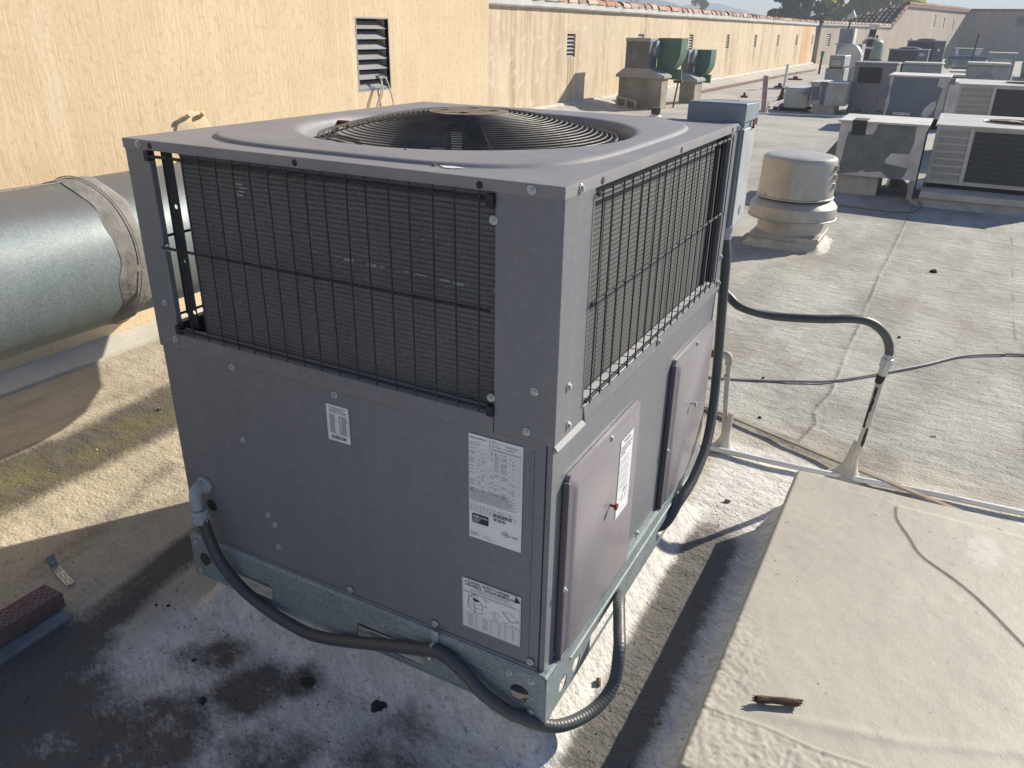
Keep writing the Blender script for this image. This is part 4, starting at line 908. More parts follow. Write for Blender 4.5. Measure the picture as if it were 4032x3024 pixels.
def conduit(name, label, pts, r=.0155, per=10, rib=.0009, ma=HOSE):
    t = thing(name, label, 'conduit', pts[0], 'flexible conduits'); q = spline(pts, per)
    # resample evenly so the ribs are regular
    L = [0]
    for a, b_ in zip(q[:-1], q[1:]): L.append(L[-1]+(b_-a).length)
    step = .0032; n = int(L[-1]/step); out = []; j = 0
    for i in range(n+1):
        s_ = min(i*step, L[-1]-1e-6)
        while L[j+1] < s_: j += 1
        out.append(q[j].lerp(q[j+1], (s_-L[j])/(L[j+1]-L[j])))
    part('sleeve', MB().tube(out, [r+(rib if i % 3 == 0 else 0) for i in range(len(out))], 14).mesh('sleeve', 180), ma, t); return t
cA = conduit('flexible_conduit', 'ribbed grey conduit dropping from the disconnect box down the far corner to the rail',
        [(-.005, 1.262, .872), (.008, 1.256, .80), (.014, 1.25, .704), (.022, 1.25, .547), (.030, 1.245, .40), (.046, 1.185, .275), (.056, 1.10, .19), (.050, 1.0, .122), (.034, .92, .078), (.008, .86, .018), (-.06, .82, -.002)])
cB = conduit('flexible_conduit', 'smooth grey conduit looping from behind the unit over to the tarred white pipe',
        [(-.10, 1.35, .76), (-.07, 1.45, .66), (-.02, 1.5, .60), (.03, 1.5, .567), (.133, 1.55, .538), (.282, 1.60, .538), (.385, 1.65, .542), (.445, 1.685, .530), (.492, 1.715, .492), (.518, 1.74, .445), (.528, 1.75, .400)], rib=.0003)
def cv_(x, z, y): k = (1.238+y)/1.238; return (.56+(x-.56)*k, y, 1.459-(1.459-z)*k)
HA = [cv_(-1.075, .206, -.045), cv_(-1.056, .12, -.045), cv_(-1.022, .049, -.043), cv_(-.955, -.01, -.04), cv_(-.872, -.046, -.038), cv_(-.79, -.065, -.036), cv_(-.703, -.070, -.034), cv_(-.60, -.045, -.032), cv_(-.475, -.002, -.030),
      cv_(-.385, .028, -.030), cv_(-.306, .054, -.030), cv_(-.262, .055, -.031), cv_(-.20, .020, -.038), cv_(-.163, -.010, -.042), cv_(-.105, -.032, -.04), (-.040, -.03, .000), (.032, .015, -.034), (.082, .110, -.050), (.106, .185, -.020), (.098, .235, .045), (.072, .30, .060), (.045, .365, .070), (.018, .43, .050), (-.05, .47, .03)]
cC = conduit('flexible_conduit', 'long ribbed conduit drooping across the unit\'s front rail and looping under its near corner', HA)
e = MB().tube(spline([(-1.033, .0, .311), (-1.033, -.022, .312), (-1.030, -.040, .303), (-1.024, -.046, .282), (-1.020, -.046, .262)], 5), .0165, 18)
e.prism(circ(-1.033, .311, .026, 8), -.001, -.010, 'y')
el = part('elbow_fitting', e.mesh('elbow', 40), FIT, cC)
ft_ = MB().lathe((-1.019, -.0455, 0), [(.0235, .262), (.0235, .250), (.0205, .249), (.0225, .247), (.0225, .222), (.019, .220)], 24)
for k in range(12): a = k*math.pi/6; ft_.box(-1.019+.0225*math.cos(a)-.002, -1.019+.0225*math.cos(a)+.002, -.0455+.0225*math.sin(a)-.002, -.0455+.0225*math.sin(a)+.002, .224, .246)
part('elbow_nut', ft_.mesh('nut', 40), FIT, el)
cl = MB(); ctr = Vector(cv_(-.306, .054, -.030))
cl.tube([(ctr.x+.002, ctr.y+.0185*math.sin(a), ctr.z+.0185*math.cos(a)) for a in np.linspace(-.3, 3.9, 16)], .0045, 8)
cl.box(ctr.x-.008, ctr.x+.010, -.016, -.0125, ctr.z+.012, ctr.z+.048)
part('conduit_strap', cl, SCREW, cC); part('strap_screw', SCR, None, cC, at=(ctr.x+.001, -.0155, ctr.z+.038))

# tarred riser pipe and gas riser behind the slab
def riser(name, label, cat, pts, r, cone, extra=None):
    t = thing(name, label, cat, (cone[0], cone[1], G)); part('pipe', MB().tube(spline(pts, 4), r, 16), OLDWHITE, t)
    cn = MB().tube([(cone[0]-.001, cone[1], G-.012), (cone[0], cone[1], G+.003), (cone[0]+.002, cone[1], G+.02), (cone[0]+.005, cone[1]-.001, G+.05), (cone[0]+.010, cone[1]-.004, G+.10), (cone[0]+.018, cone[1]-.014, G+.18)], [cone[2]*1.7, cone[2]*1.35, cone[2]*.95, cone[2]*.62, cone[2]*.42, r+.001], 20)
    cm = cn.mesh('cone', 70)
    for i, v in enumerate(cm.vertices):
        k = 1+.07*(float(vn(np.array(i*.37), np.array(v.co.z*40)))-.5)
        v.co.x = cone[0]+(v.co.x-cone[0])*k; v.co.y = cone[1]+(v.co.y-cone[1])*k
    part('flashing_cone', cm, OLDWHITE, t); return t
T = riser('riser_pipe', 'white painted riser pipe with black tar smears, capped by the conduit fitting', 'pipe', [(.477, 1.775, G), (.487, 1.765, -.06), (.505, 1.75, .076), (.515, 1.75, .25), (.520, 1.75, .325)], .0135, (.472, 1.785, .05))
part('fitting', MB().tube([(.520, 1.75, .318), (.5225, 1.75, .350), (.5225, 1.75, .352), (.526, 1.75, .385), (.526, 1.75, .386), (.5275, 1.75, .402)], [.0165, .0165, .021, .021, .0175, .0175], 8), SCREW, T)
part('tar_band', MB().tube([(.5145, 1.75, .285), (.518, 1.75, .318)], [.0148, .0165], 16), TARM, T)
for (a, z0, z1) in ((-1.9, .17, .27), (-2.3, .10, .2), (-1.2, .02, .10)):
    b = MB()
    for z in np.linspace(z0, z1, 6):
        xx = .505+(.010)*(z-.076)/.17; wv = .25+.25*random.random(); b.v += [(xx+.0142*math.cos(a-wv), 1.75+.0142*math.sin(a-wv), z), (xx+.0150*math.cos(a), 1.75+.0150*math.sin(a), z), (xx+.0142*math.cos(a+wv), 1.75+.0142*math.sin(a+wv), z)]
    for i in range(5): b.f += [(3*i, 3*i+1, 3*i+4, 3*i+3), (3*i+1, 3*i+2, 3*i+5, 3*i+4)]
    part('tar_smear', b, TARM, T)
T = riser('gas_riser', 'slim white gas pipe with rusty elbow standing behind the unit\'s far corner', 'pipe', [(-.016, 1.773, G), (-.026, 1.773, 0), (-.036, 1.775, .14), (-.040, 1.775, .235)], .0105, (-.018, 1.773, .036))
part('elbow', MB().tube(spline([(-.040, 1.775, .23), (-.041, 1.775, .255), (-.050, 1.775, .268), (-.066, 1.775, .270), (-.078, 1.775, .268)], 4), .0155, 12), OLDWHITE, T)
part('union', MB().tube([(-.040, 1.775, .165), (-.040, 1.775, .185)], .0145, 10), OLDWHITE, T)
part('nipple', MB().tube([(-.076, 1.775, .268), (-.10, 1.77, .267), (-.101, 1.77, .267), (-.16, 1.75, .262)], [.012, .012, .016, .016], 12), RUST, T)
solo('pvc_pipe', MB().tube(spline([(-.50, 1.66, G+.02), (-.075, 1.715, G+.018), (.30, 1.735, G+.018), (.72, 1.785, G+.016), (1.09, 1.812, G+.016), (2.0, 1.87, G+.016)], 8), .0115, 12), PVC, 'long white plastic pipe on the roof running behind the beige box', 'pipe')
solo('wood_lath', MB().add([(-.40, 2.180, G+.02), (-.40, 2.200, G+.02), (1.0, 1.640, G+.036), (1.0, 1.618, G+.036), (-.40, 2.180, G+.012), (-.40, 2.200, G+.012), (1.0, 1.640, G+.027), (1.0, 1.618, G+.027)], [(0, 1, 2, 3), (4, 5, 6, 7), (0, 1, 5, 4), (1, 2, 6, 5), (2, 3, 7, 6), (3, 0, 4, 7)]), WOODM, 'thin tan lath strip lying on the roof, crossing the white plastic pipe', 'lath')
q = [(-.5, 2.40), (-.171, 2.496), (.129, 2.639), (.291, 2.743), (.486, 2.965), (.68, 3.202), (.861, 3.457), (1.063, 3.607), (1.169, 3.665), (2.2, 4.1)]
solo('roof_cable', MB().tube(spline([(x, y, G+.009) for x, y in q], 8), .007, 8), CABLE, 'thin grey cable snaking across the open roof behind the conduit', 'cable')

# ------------------------------------------------------------------ round steel duct along the near wall
DT = thing('round_duct', 'large round galvanised duct running along the near wall at the left of the unit', 'duct', (-2.01, 0, .717))
path = [(-2.01, -5, .717), (-2.01, .42, .717)]
ys_ = list(np.linspace(-5, .44, 24))
dm_ = MB().tube([(-2.01, y, .717) for y in np.linspace(-5, .44, 120)], .252, 96).mesh('duct_section', 60)
for v in dm_.vertices:
    a = math.atan2(v.co.z-.717, v.co.x+2.01); k = 1+.014*(float(vn(np.array(a*1.7+5), np.array(v.co.y*2.3)))-.5)+.004*(float(vn(np.array(a*7), np.array(v.co.y*11)))-.5)
    v.co.x = -2.01+(v.co.x+2.01)*k; v.co.z = .717+(v.co.z-.717)*k
part('duct_section', dm_, DUCTG, DT)
part('duct_section', MB().tube([(-2.01, y, .719) for y in (.44, .8, 1.2, 1.42)]+[(-2.03, 1.52, .719), (-2.08, 1.62, .717), (-2.24, 1.79, .71), (-2.6, 1.98, .69), (-3.4, 2.33, .62)], .246, 72), DUCTG, DT)
sb = MB().tube([(-2.01, y, .718) for y in (.38, .392, .41, .43, .445, .465, .49, .505)], [.2522, .2535, .2545, .2580, .2565, .2548, .254, .247], 96)
sm = sb.mesh('mastic', 80)
for v in sm.vertices:
    a = math.atan2(v.co.z-.718, v.co.x+2.01); v.co.y += .014*(float(vn(np.array(a*5+9), np.array(1.)))-.5)+.008*math.sin(a*9)
part('mastic_seam', sm, MASTIC, DT)
part('top_seam', MB().tube([(-2.0, -5, .9685), (-2.0, .40, .9685)], .004, 6), MASTIC, DT)
part('duct_wire', MB().tube([(-2.01+.262*math.cos(a), .447+.006*math.sin(a*3), .718+.262*math.sin(a)) for a in np.linspace(0, 6.2, 60)], .002, 5), CABLE, DT)
for y in (-1.6, 2.3): part('duct_stand', MB().box(-2.05, -2.03, y, y+.04, G, .50).box(-1.99, -1.97, y, y+.04, G, .50).box(-2.06, -1.96, y-.005, y+.045, .46, .472), GALV, DT)

# ------------------------------------------------------------------ things lying on the roof, left
TB = thing('timber_block', 'reddish timber sleeper with a pressed shingle-like top on a pale board, lower left', 'timber block', (-1.5, -.6, G))
blk = part('block_body', box(-1.555, -1.468, -1.3, -.213, -.132, -.082), REDWOOD, TB, bevel=.003)
tabs = MB()
for i in range(44):
    for j in range(7):
        if random.random() < .09: continue
        x = -1.549+j*.0115; y = -.222-i*.021-(j % 2)*.010; tabs.box(x+.001, x+.0070, y-.0150, y, -.082, -.0796+random.uniform(0, .0008))
o_ = part('pressed_tabs', tabs, mat('worn shingle grit', (.33, .21, .19), (.24, .15, .13), rough=.9, nscale=30), blk); o_['kind'] = 'stuff'
part('pale_board', box(-1.56, -1.425, -1.35, -.222, G-.002, -.136), mat('stained board', (.30, .29, .27), (.16, .155, .145), rough=.85, nscale=14), TB, bevel=.004)
BR = thing('perforated_bracket', 'small galvanised angle bracket full of punched holes lying beside the timber block', 'bracket', (-1.69, -.10, G))
bl = math.dist((-1.69, -.104), (-1.567, -.134)); ba = math.atan2(-.134+.104, -1.567+1.69)
hl = [circ(.012+.013*k, dy, .0034, 10) for k in range(10) for dy in ((-.0055, .0055) if k % 3 else (0,))]
def bmap(c): return Vector((-1.69+c.x*math.cos(ba)-c.y*math.sin(ba), -.104+c.x*math.sin(ba)+c.y*math.cos(ba), G+.007+c.z))
part('long_leg', holed([(0, -.0125), (bl, -.0125), (bl, .0125), (0, .0125)], hl, .0018, bmap), SCREW, BR)
def bmap2(c): return Vector((-1.69-c.z*math.cos(ba)-c.y*math.sin(ba)-c.x*.35, -.104+c.y*math.cos(ba), G+.008+c.x))
part('short_leg', holed([(0, -.0125), (.036, -.0125), (.036, .0125), (0, .0125)], [circ(.012, 0, .0035, 10), circ(.026, -.006, .0022, 8), circ(.026, .006, .0022, 8), circ(.031, 0, .0018, 8)], .0018, bmap2), GALV, BR)
zr = lambda x, y: float(roof_z(np.array(float(x)), np.array(float(y))))
SC = [('tar_lump', 'jagged black lump of tar in front of the unit below its conduit', 'tar lump', -.439, -.055, .034, TARM, .008),
      ('tar_lump', 'dark crusty tar clod at the left front of the unit, by the white ridge', 'tar lump', -.845, -.265, .016, TARM, .012),
      ('tar_lump', 'small round dark tar spot between the left base rail and the front ridge', 'tar lump', -.984, -.172, .010, TARM, .006),
      ('tar_lump', 'flat black tar flake near the unit\'s left base corner', 'tar lump', -1.227, -.052, .010, TARM, .004),
      ('tar_lump', 'smaller black tar flake beside the flat one near the left base corner', 'tar lump', -1.262, -.066, .008, TARM, .004),
      ('tar_lump', 'brown-black ragged patch of tar crumbs beneath the drooping conduit', 'tar lump', -.655, -.082, .030, mat('brown tar', (.045, .035, .028), rough=.9), .006),
      ('dry_leaf', 'curled tan leaf on the gutter band left of the unit', 'leaf', -2.349, .843, .016, LEAFD, .010),
      ('dry_leaf', 'pale leaf scrap on the green gutter band', 'leaf', -2.267, .466, .009, mat('pale leaf', (.5, .46, .36), rough=.8), .004),
      ('dry_leaf', 'dry brown leaf leaning at the foot of the curb by the conduit loop', 'leaf', .035, .28, .013, LEAFD, .02),
      ('dry_leaf', 'curled dry leaf on the pale roof between the unit and the beige box', 'leaf', .105, 1.371, .016, LEAFD, .010),
      ('dry_leaf', 'reddish leaf shred in the dark gutter beside the beige box', 'leaf', .215, .25, .014, LEAFD, .003),
      ('stone_chip', 'brown stone chip alone on the open roof right of the exhaust fan', 'stone', .656, 5.275, .035, TARM, .02),
      ('stone_chip', 'small dark chip beside the conduit bend on the open roof', 'stone', .538, 3.62, .014, TARM, .01),
      ('stone_chip', 'dark chip left of the cracked roof seam near the lath', 'stone', .061, 2.136, .012, TARM, .008),
      ('stone_chip', 'pale chip on the roof right of the tarred riser pipe', 'stone', .767, 2.345, .016, OLDWHITE, .008),
      ('stone_chip', 'tiny chip just above the cable near the gas riser', 'stone', -.024, 2.609, .009, TARM, .008)]
for i, (n_, l_, c_, x, y, r, ma, h) in enumerate(SC): scrap(n_, l_, c_, x, y, zr(x, y)-.001, r, ma, 200+i, h=h)
grit = MB(); R_ = random.Random(5)
for k in range(900):
    if k < 500: x, y = R_.uniform(-1.9, .25), R_.uniform(-.7, .1)
    elif k < 700: x, y = R_.gauss(.10, .05), R_.uniform(-.1, 1.5)
    else: x, y = R_.uniform(-.2, 1.2), R_.uniform(1.9, 4.5)
    if -1.15 < x < .03 and y > -.03 and y < 1.3: continue
    if x > .28 and y < 1.45: continue
    s_ = R_.choice((.0012, .0018, .003)); z = zr(x, y)
    grit.add([(x-s_, y, z), (x+s_*.7, y-s_, z), (x+s_, y+s_*.8, z), (x-s_*.2, y+s_, z), (x, y, z+s_)], [(0, 1, 4), (1, 2, 4), (2, 3, 4), (3, 0, 4)])
g_ = part('roof_grit', grit, TARM, None, kind='stuff'); g_['label'] = 'loose dark grit scattered over the roof coating'; g_['category'] = 'grit'

# ------------------------------------------------------------------ rooftop equipment further off
def hexm(parent, name, x0, x1, y0, y1, z0, z1, ma, bevel=.004, label=None): return part(name, box(x0, x1, y0, y1, z0, z1), ma, parent, bevel=bevel, label=label)
# exhaust fan with a domed cap
F = thing('exhaust_fan', 'round aluminium upblast exhaust fan with domed cap on a square curb, right of the unit', 'exhaust fan', (-.47, 5.62, G))
fx, fy = -.472, 5.64
part('curb', flared(-.72, -.215, 5.40, 5.90, [(0, -.075), (.0, -.10), (.02, -.125), (.06, -.143), (.10, -.155)], amp=.02, seed=5, r=.02), OLDWHITE, F)
part('curb_cap', MB().prism(rrect(-.745, -.195, 5.375, 5.925, .01, 2), -.085, -.045), ALU, F, bevel=.004)
part('neck', MB().lathe((fx, fy, 0), [(.262, -.046), (.262, .07), (.22, .09)], 56), ALU, F)
part('bowl', MB().lathe((fx, fy, 0), [(.24, .066), (.338, .070), (.350, .072), (.352, .080), (.343, .085), (.345, .13), (.340, .175), (.315, .205), (.285, .222), (.24, .228)], 64), ALU, F)
part('cap', MB().lathe((fx, fy, 0), [(.27, .236), (.304, .238), (.305, .247), (.296, .252), (.292, .35), (.289, .515), (.286, .540), (.277, .555), (.262, .563), (.24, .567), (.10, .573), (0, .574)], 64), ALU, F)
part('shadow_gap', MB().lathe((fx, fy, 0), [(.262, .222), (.262, .242)], 48), DARK, F)
for a in (-2.3, -1.75, -1.1, -.5):
    part('bolt', SCR, None, F, at=(fx+.300*math.cos(a), fy+.300*math.sin(a), .262), rot=(0, 0, a+math.pi/2)); part('bolt', SCR, None, F, at=(fx+.348*math.cos(a+.3), fy+.348*math.sin(a+.3), .10), rot=(0, 0, a+.3+math.pi/2))
for x in (-.70, -.60, -.36, -.25): part('bolt', SCR2, None, F, at=(x, 5.374, -.065))
for z in (.33, .40, .47): part('latch', box(fx+.285, fx+.305, fy-.06, fy-.03, z, z+.04), ALU, F)

# patched wrapped duct box on a masonry leg
P_ = thing('patched_duct_box', 'low duct box with dark wrap and white paint patches beside the cream condenser', 'duct box', (-.05, 8.6, G))
def quadbox(name, x0, x1, y0, y1, z0, z1, ma, par, dx=0, bevel=.004):
    b = MB().add([(x0, y0, z0), (x1, y0, z0), (x1, y1, z0), (x0, y1, z0), (x0+dx, y0, z1), (x1+dx, y0, z1), (x1+dx, y1, z1), (x0+dx, y1, z1)],
                 [(0, 3, 2, 1), (4, 5, 6, 7), (0, 1, 5, 4), (1, 2, 6, 5), (2, 3, 7, 6), (3, 0, 4, 7)])
    return part(name, b, ma, par, bevel=bevel)
hexm(P_, 'body', -.505, .33, 8.2, 9.0, .06, .600, PATCHM)
hexm(P_, 'top_sheet', -.530, .35, 8.17, 9.02, .602, .622, PAINTW)
def patch(par, pts, y, ma=PAINTW, t=.004):
    return part('paint_patch', MB().prism(pts, y, y-t, 'y'), ma, par)
def pq(x, y): return (-.505+.835*x, .60-.54*y)      # fractions across / down the front face
patch(P_, [pq(*q) for q in ((0, 0), (.44, 0), (.42, .14), (.40, .19), (.33, .21), (.30, .17), (.11, .17), (.10, .35), (.085, .70), (.055, .99), (0, 1))], 8.199)
patch(P_, [pq(*q) for q in ((.06, 1.0), (.30, .93), (.36, .88), (.40, .92), (.58, .88), (.62, .93), (.68, 1.0))], 8.199)
patch(P_, [pq(*q) for q in ((.88, 0), (1, 0), (1, 1), (.83, 1), (.86, .90), (.88, .78), (.62, .72), (.60, .66), (.66, .52), (.86, .52), (.89, .30))], 8.199)
part('dark_tape', box(-.36, -.235, 8.160, 8.5, .480, .633), DARK, P_, bevel=0) if False else part('wrap_strap', MB().box(-.385, -.245, 8.190, 8.1965, .475, .60).box(-.385, -.245, 8.16, 8.45, .6235, .630).box(-.385, -.245, 8.160, 8.167, .59, .6235), mat('dark mesh strap', (.05, .06, .065), rough=.9), P_)
part('masonry_leg', box(-.495, -.03, 8.27, 8.95, G-.01, .06), OLDWHITE, P_, bevel=.006)
part('masonry_leg', box(.27, .33, 8.27, 8.95, G-.01, .06), OLDWHITE, P_, bevel=.006)
q = MB().add([(-.71, 8.36, .12), (-.52, 8.36, .40), (-.52, 8.36, .12), (-.71, 8.70, .12), (-.52, 8.70, .40), (-.52, 8.70, .12)], [(0, 1, 2), (3, 5, 4), (0, 3, 4, 1), (1, 4, 5, 2), (0, 2, 5, 3)])
part('rain_hood', q, mat('grey hood sheet', (.17, .19, .19), rough=.6), P_)
sandb = scrap('sand_bag', 'pale lumpy sack under the patched duct box', 'sack', .10, 9.05, G, .16, OLDWHITE, 77, n=12, h=.09)

def condenser(name, label, x0, x1, y0, y1, z0, z1, split, ring, rows=7, curb=None):
    t = thing(name, label, 'condenser', ((x0+x1)/2, (y0+y1)/2, z0), 'cream condensers with louvered end')
    part('casing', box(x0, x1, y0, y1, z0, z1-.02), CREAM, t, bevel=.004)
    part('top_cover', box(x0-.015, x1+.015, y0-.015, y1+.015, z1-.02, z1), CREAM, t, bevel=.004)
    yf = y0-.002; w = split-x0
    lp = part('louver_panel', box(x0+.035, split-.02, yf-.003, yf, z0+.03, z1-.05), mat('cream louver recess', (.30, .30, .28), (.26, .26, .24), rough=.6), t)
    h = (z1-.05-z0-.03)/rows
    bar = MB().prism([(yf-.018, 0), (yf-.003, .016), (yf-.003, -.004)], x0+.035, split-.02, 'x').mesh('louver_bar'); bar.materials.append(CREAM)
    for k in range(rows+1): part('louver_bar', bar, None, lp, at=(0, 0, z0+.03+k*h))
    fin = MB().box(-.0028, .0028, yf-.009, yf-.003, z0+.03, z1-.05).mesh('louver_fin'); fin.materials.append(CREAM)
    n = int((w-.06)/.0125)
    for k in range(n): part('louver_fin', fin, None, lp, at=(x0+.042+k*.0125, 0, 0))
    part('coil', box(split+.025, x1-.03, yf-.004, yf, z0+.04, z1-.05), DKCOIL, t)
    gw_ = MB(); nv = int((x1-split-.06)/.034); nh = int((z1-z0)/.05)
    for k in range(nv): gw_.box(split+.03+k*.034, split+.0312+k*.034, yf-.010, yf-.0085, z0+.04, z1-.05)
    for k in range(nh): gw_.box(split+.025, x1-.03, yf-.012, yf-.0103, z0+.05+k*.05, z0+.052+k*.05)
    part('coil_guard', gw_, mat('dull guard mesh', (.22, .22, .21), rough=.6), t)
    part('post', box(split-.018, split+.022, yf-.010, yf, z0, z1-.022), CREAM, t, bevel=.002)
    for z in (z0+.04, (z0+z1)/2, z1-.09): part('screw', SCR, None, t, at=(split+.002, yf-.0102, z)); part('screw', SCR, None, t, at=(x0+.016, y0-.0005, z))
    rx, ry, rr0 = ring
    rg = part('fan_ring', MB().lathe((rx, ry, 0), [(rr0+.02, z1+.001), (rr0+.012, z1+.010), (rr0, z1+.002), (rr0-.01, z1-.018)], 48), CREAM, t)
    part('fan_well', MB().lathe((rx, ry, 0), [(rr0-.004, z1+.0015), (0, z1+.0015)], 48), DARK, t)
    for k in range(9): part('guard_ring', MB().tube([(rx+(rr0-.01-k*rr0/10)*math.cos(a*math.pi/24), ry+(rr0-.01-k*rr0/10)*math.sin(a*math.pi/24), z1+.010) for a in range(48)], .004, 5, closed=True), RINGR, rg)
    part('fan_hub', MB().lathe((rx, ry, 0), [(rr0*.22, z1+.008), (rr0*.2, z1+.02), (0, z1+.022)], 24), CREAM, rg)
    return t
condenser('condenser_unit', 'nearer cream condenser with louvered end and maroon fan ring, beside the patched duct box', .415, 1.75, 8.32, 9.75, .035, .625, .745, (1.12, 8.98, .27))
part('platform', box(.40, 2.3, 8.0, 9.9, -.075, -.012), FLASHM, bpy.data.objects['condenser_unit'], bevel=.006)
part('platform_curb', flared(.43, 2.3, 8.06, 9.85, [(0, -.075), (.0, -.10), (.03, -.13), (.12, -.155)], amp=.03, seed=8), OLDWHITE, bpy.data.objects['condenser_unit'])
part('base_skid', box(.44, 1.70, 8.36, 9.7, -.012, .035), DARK, bpy.data.objects['condenser_unit'])
t2 = condenser('condenser_unit', 'farther cream condenser with louvered end standing behind and above the nearer one', .515, 1.95, 11.85, 13.3, .20, .86, .95, (1.35, 12.6, .28), rows=8)
part('stand', box(.55, 1.9, 11.95, 13.2, G-.01, .20), DARK, t2)

# slate box with white rim, blister hood
Bx = thing('slate_panel_box', 'big slate-blue duct box with white rim, behind the dark-wrapped patched duct box', 'duct box', (-.15, 16.5, G))
hexm(Bx, 'body', -.66, .33, 16.0, 17.3, .04, .745, SLATE)
hexm(Bx, 'rim', -.70, .35, 15.96, 17.3, .745, .775, PAINTW)
patch(Bx, [(-.66, .745), (-.60, .745), (-.615, .50), (-.60, .30), (-.63, .04), (-.66, .04)], 15.999)
patch(Bx, [(.16, .745), (.33, .745), (.33, .04), (.20, .04), (.22, .40), (.25, .58), (.15, .60)], 15.999)
patch(Bx, [(-.02, .10), (.06, .05), (.15, .12), (.20, .26), (.19, .35), (.12, .33), (.02, .22)], 15.998)
hexm(Bx, 'skid', -.6, .3, 16.05, 17.2, G-.01, .04, DARK)
part('rain_hood', MB().add([(-.93, 15.9, .40), (-.66, 15.9, .60), (-.66, 15.9, .385), (-.93, 16.6, .40), (-.66, 16.6, .60), (-.66, 16.6, .385)], [(0, 1, 2), (3, 5, 4), (0, 3, 4, 1), (1, 4, 5, 2), (0, 2, 5, 3)]), SLATE, Bx)
part('junction_box', box(.34, .43, 15.7, 15.85, .66, .76), SLATE, Bx); part('switch_box', box(-.50, -.20, 15.88, 15.98, .08, .13), PAINTW, Bx)
hexm(Bx, 'side_duct', .34, .62, 15.9, 17.3, .0, .70, PAINTW)

# mauve packaged unit, same make as the big one
R1 = thing('mauve_packaged_unit', 'mauve packaged unit with a small dark coil grille, left of the slate box', 'air conditioner', (-1.15, 19, G))
MAUVE = mat('far mauve enamel', (.20, .185, .20), (.225, .21, .22), rough=.45, nscale=2)
hexm(R1, 'casing', -1.60, -.76, 18.6, 19.7, -.06, .865, MAUVE); hexm(R1, 'lid', -1.62, -.74, 18.58, 19.72, .865, .90, LIDM)
hexm(R1, 'coil', -1.50, -1.03, 18.585, 18.60, .49, .80, DKCOIL, 0)
g_ = MB()
for k in range(16): g_.box(-1.49+k*.029, -1.487+k*.029, 18.575, 18.58, .49, .80)
for z in (.50, .64, .79): g_.box(-1.50, -1.03, 18.57, 18.575, z, z+.004)
part('coil_guard', g_, WIRE, R1)
hexm(R1, 'seam', -1.60, -.76, 18.592, 18.60, .462, .470, PANE, 0); hexm(R1, 'panel_gap', -1.03, -1.02, 18.595, 18.60, -.05, .46, PANE, 0)
part('base_rail', holed([(-1.62, -.13), (-.74, -.13), (-.74, -.045), (-1.62, -.045)], [rrect(-1.5, -1.3, -.11, -.07, .01), rrect(-1.0, -.8, -.11, -.07, .01)], .01, xz(18.57)), GALV, R1)
hexm(R1, 'curb', -1.55, -.8, 18.65, 19.6, G-.02, -.13, OLDWHITE)

# white painted duct curb box and little cooler
C7 = thing('white_duct_box', 'dirty white duct box with slate patch on masonry curb, left of the mauve unit', 'duct box', (-1.9, 18.3, G))
hexm(C7, 'body', -2.34, -1.60, 17.9, 18.9, .03, .475, OLDWHITE); hexm(C7, 'top_sheet', -2.36, -1.60, 17.88, 18.9, .475, .50, PAINTW)
patch(C7, [(-2.30, .40), (-2.15, .41), (-2.12, .12), (-2.28, .13)], 17.899, SLATE); patch(C7, [(-2.11, .47), (-2.02, .47), (-2.02, .04), (-2.11, .04)], 17.899, PATCHM)
part('strap', box(-2.15, -2.00, 17.872, 17.879, .42, .51), PATCHM, C7)
hexm(C7, 'masonry_curb', -2.26, -1.80, 17.95, 18.8, G-.02, .03, OLDWHITE)
part('rain_hood', MB().add([(-2.52, 17.8, .24), (-2.34, 17.8, .38), (-2.34, 17.8, .22), (-2.52, 18.3, .24), (-2.34, 18.3, .38), (-2.34, 18.3, .22)], [(0, 1, 2), (3, 5, 4), (0, 3, 4, 1), (1, 4, 5, 2), (0, 2, 5, 3)]), SLATE, C7)
C6 = thing('evaporative_cooler', 'small rounded pale green-white cooler on black sleepers, beside the white duct box', 'cooler', (-2.62, 18.5, G))
part('body', MB().prism(rrect(-2.90, -2.40, -.07, .33, .045), 18.1, 18.95, 'y'), mat('pale cooler enamel', (.50, .52, .46), (.42, .44, .39), rough=.4, nscale=4), C6)
hexm(C6, 'top_sheet', -2.88, -2.38, 18.12, 19.1, .335, .345, mat('pale blue sheet', (.56, .60, .60), rough=.35))
for y in (18.15, 18.75): part('sleeper', box(-3.12, -2.38, y, y+.1, G-.01, -.075), DARK, C6)
part('feed_pipe', MB().tube(spline([(-2.98, 18.0, G+.02), (-2.95, 18.0, -.04), (-2.90, 18.05, .0)], 5), .03, 8), PATCHM, C6)

HOODM = mat('weathered hood steel', (.13, .135, .13), (.095, .10, .10), rough=.6, nscale=9, streak=.6, streakcol=(.21, .20, .175), ssc=(5, 5, 3))
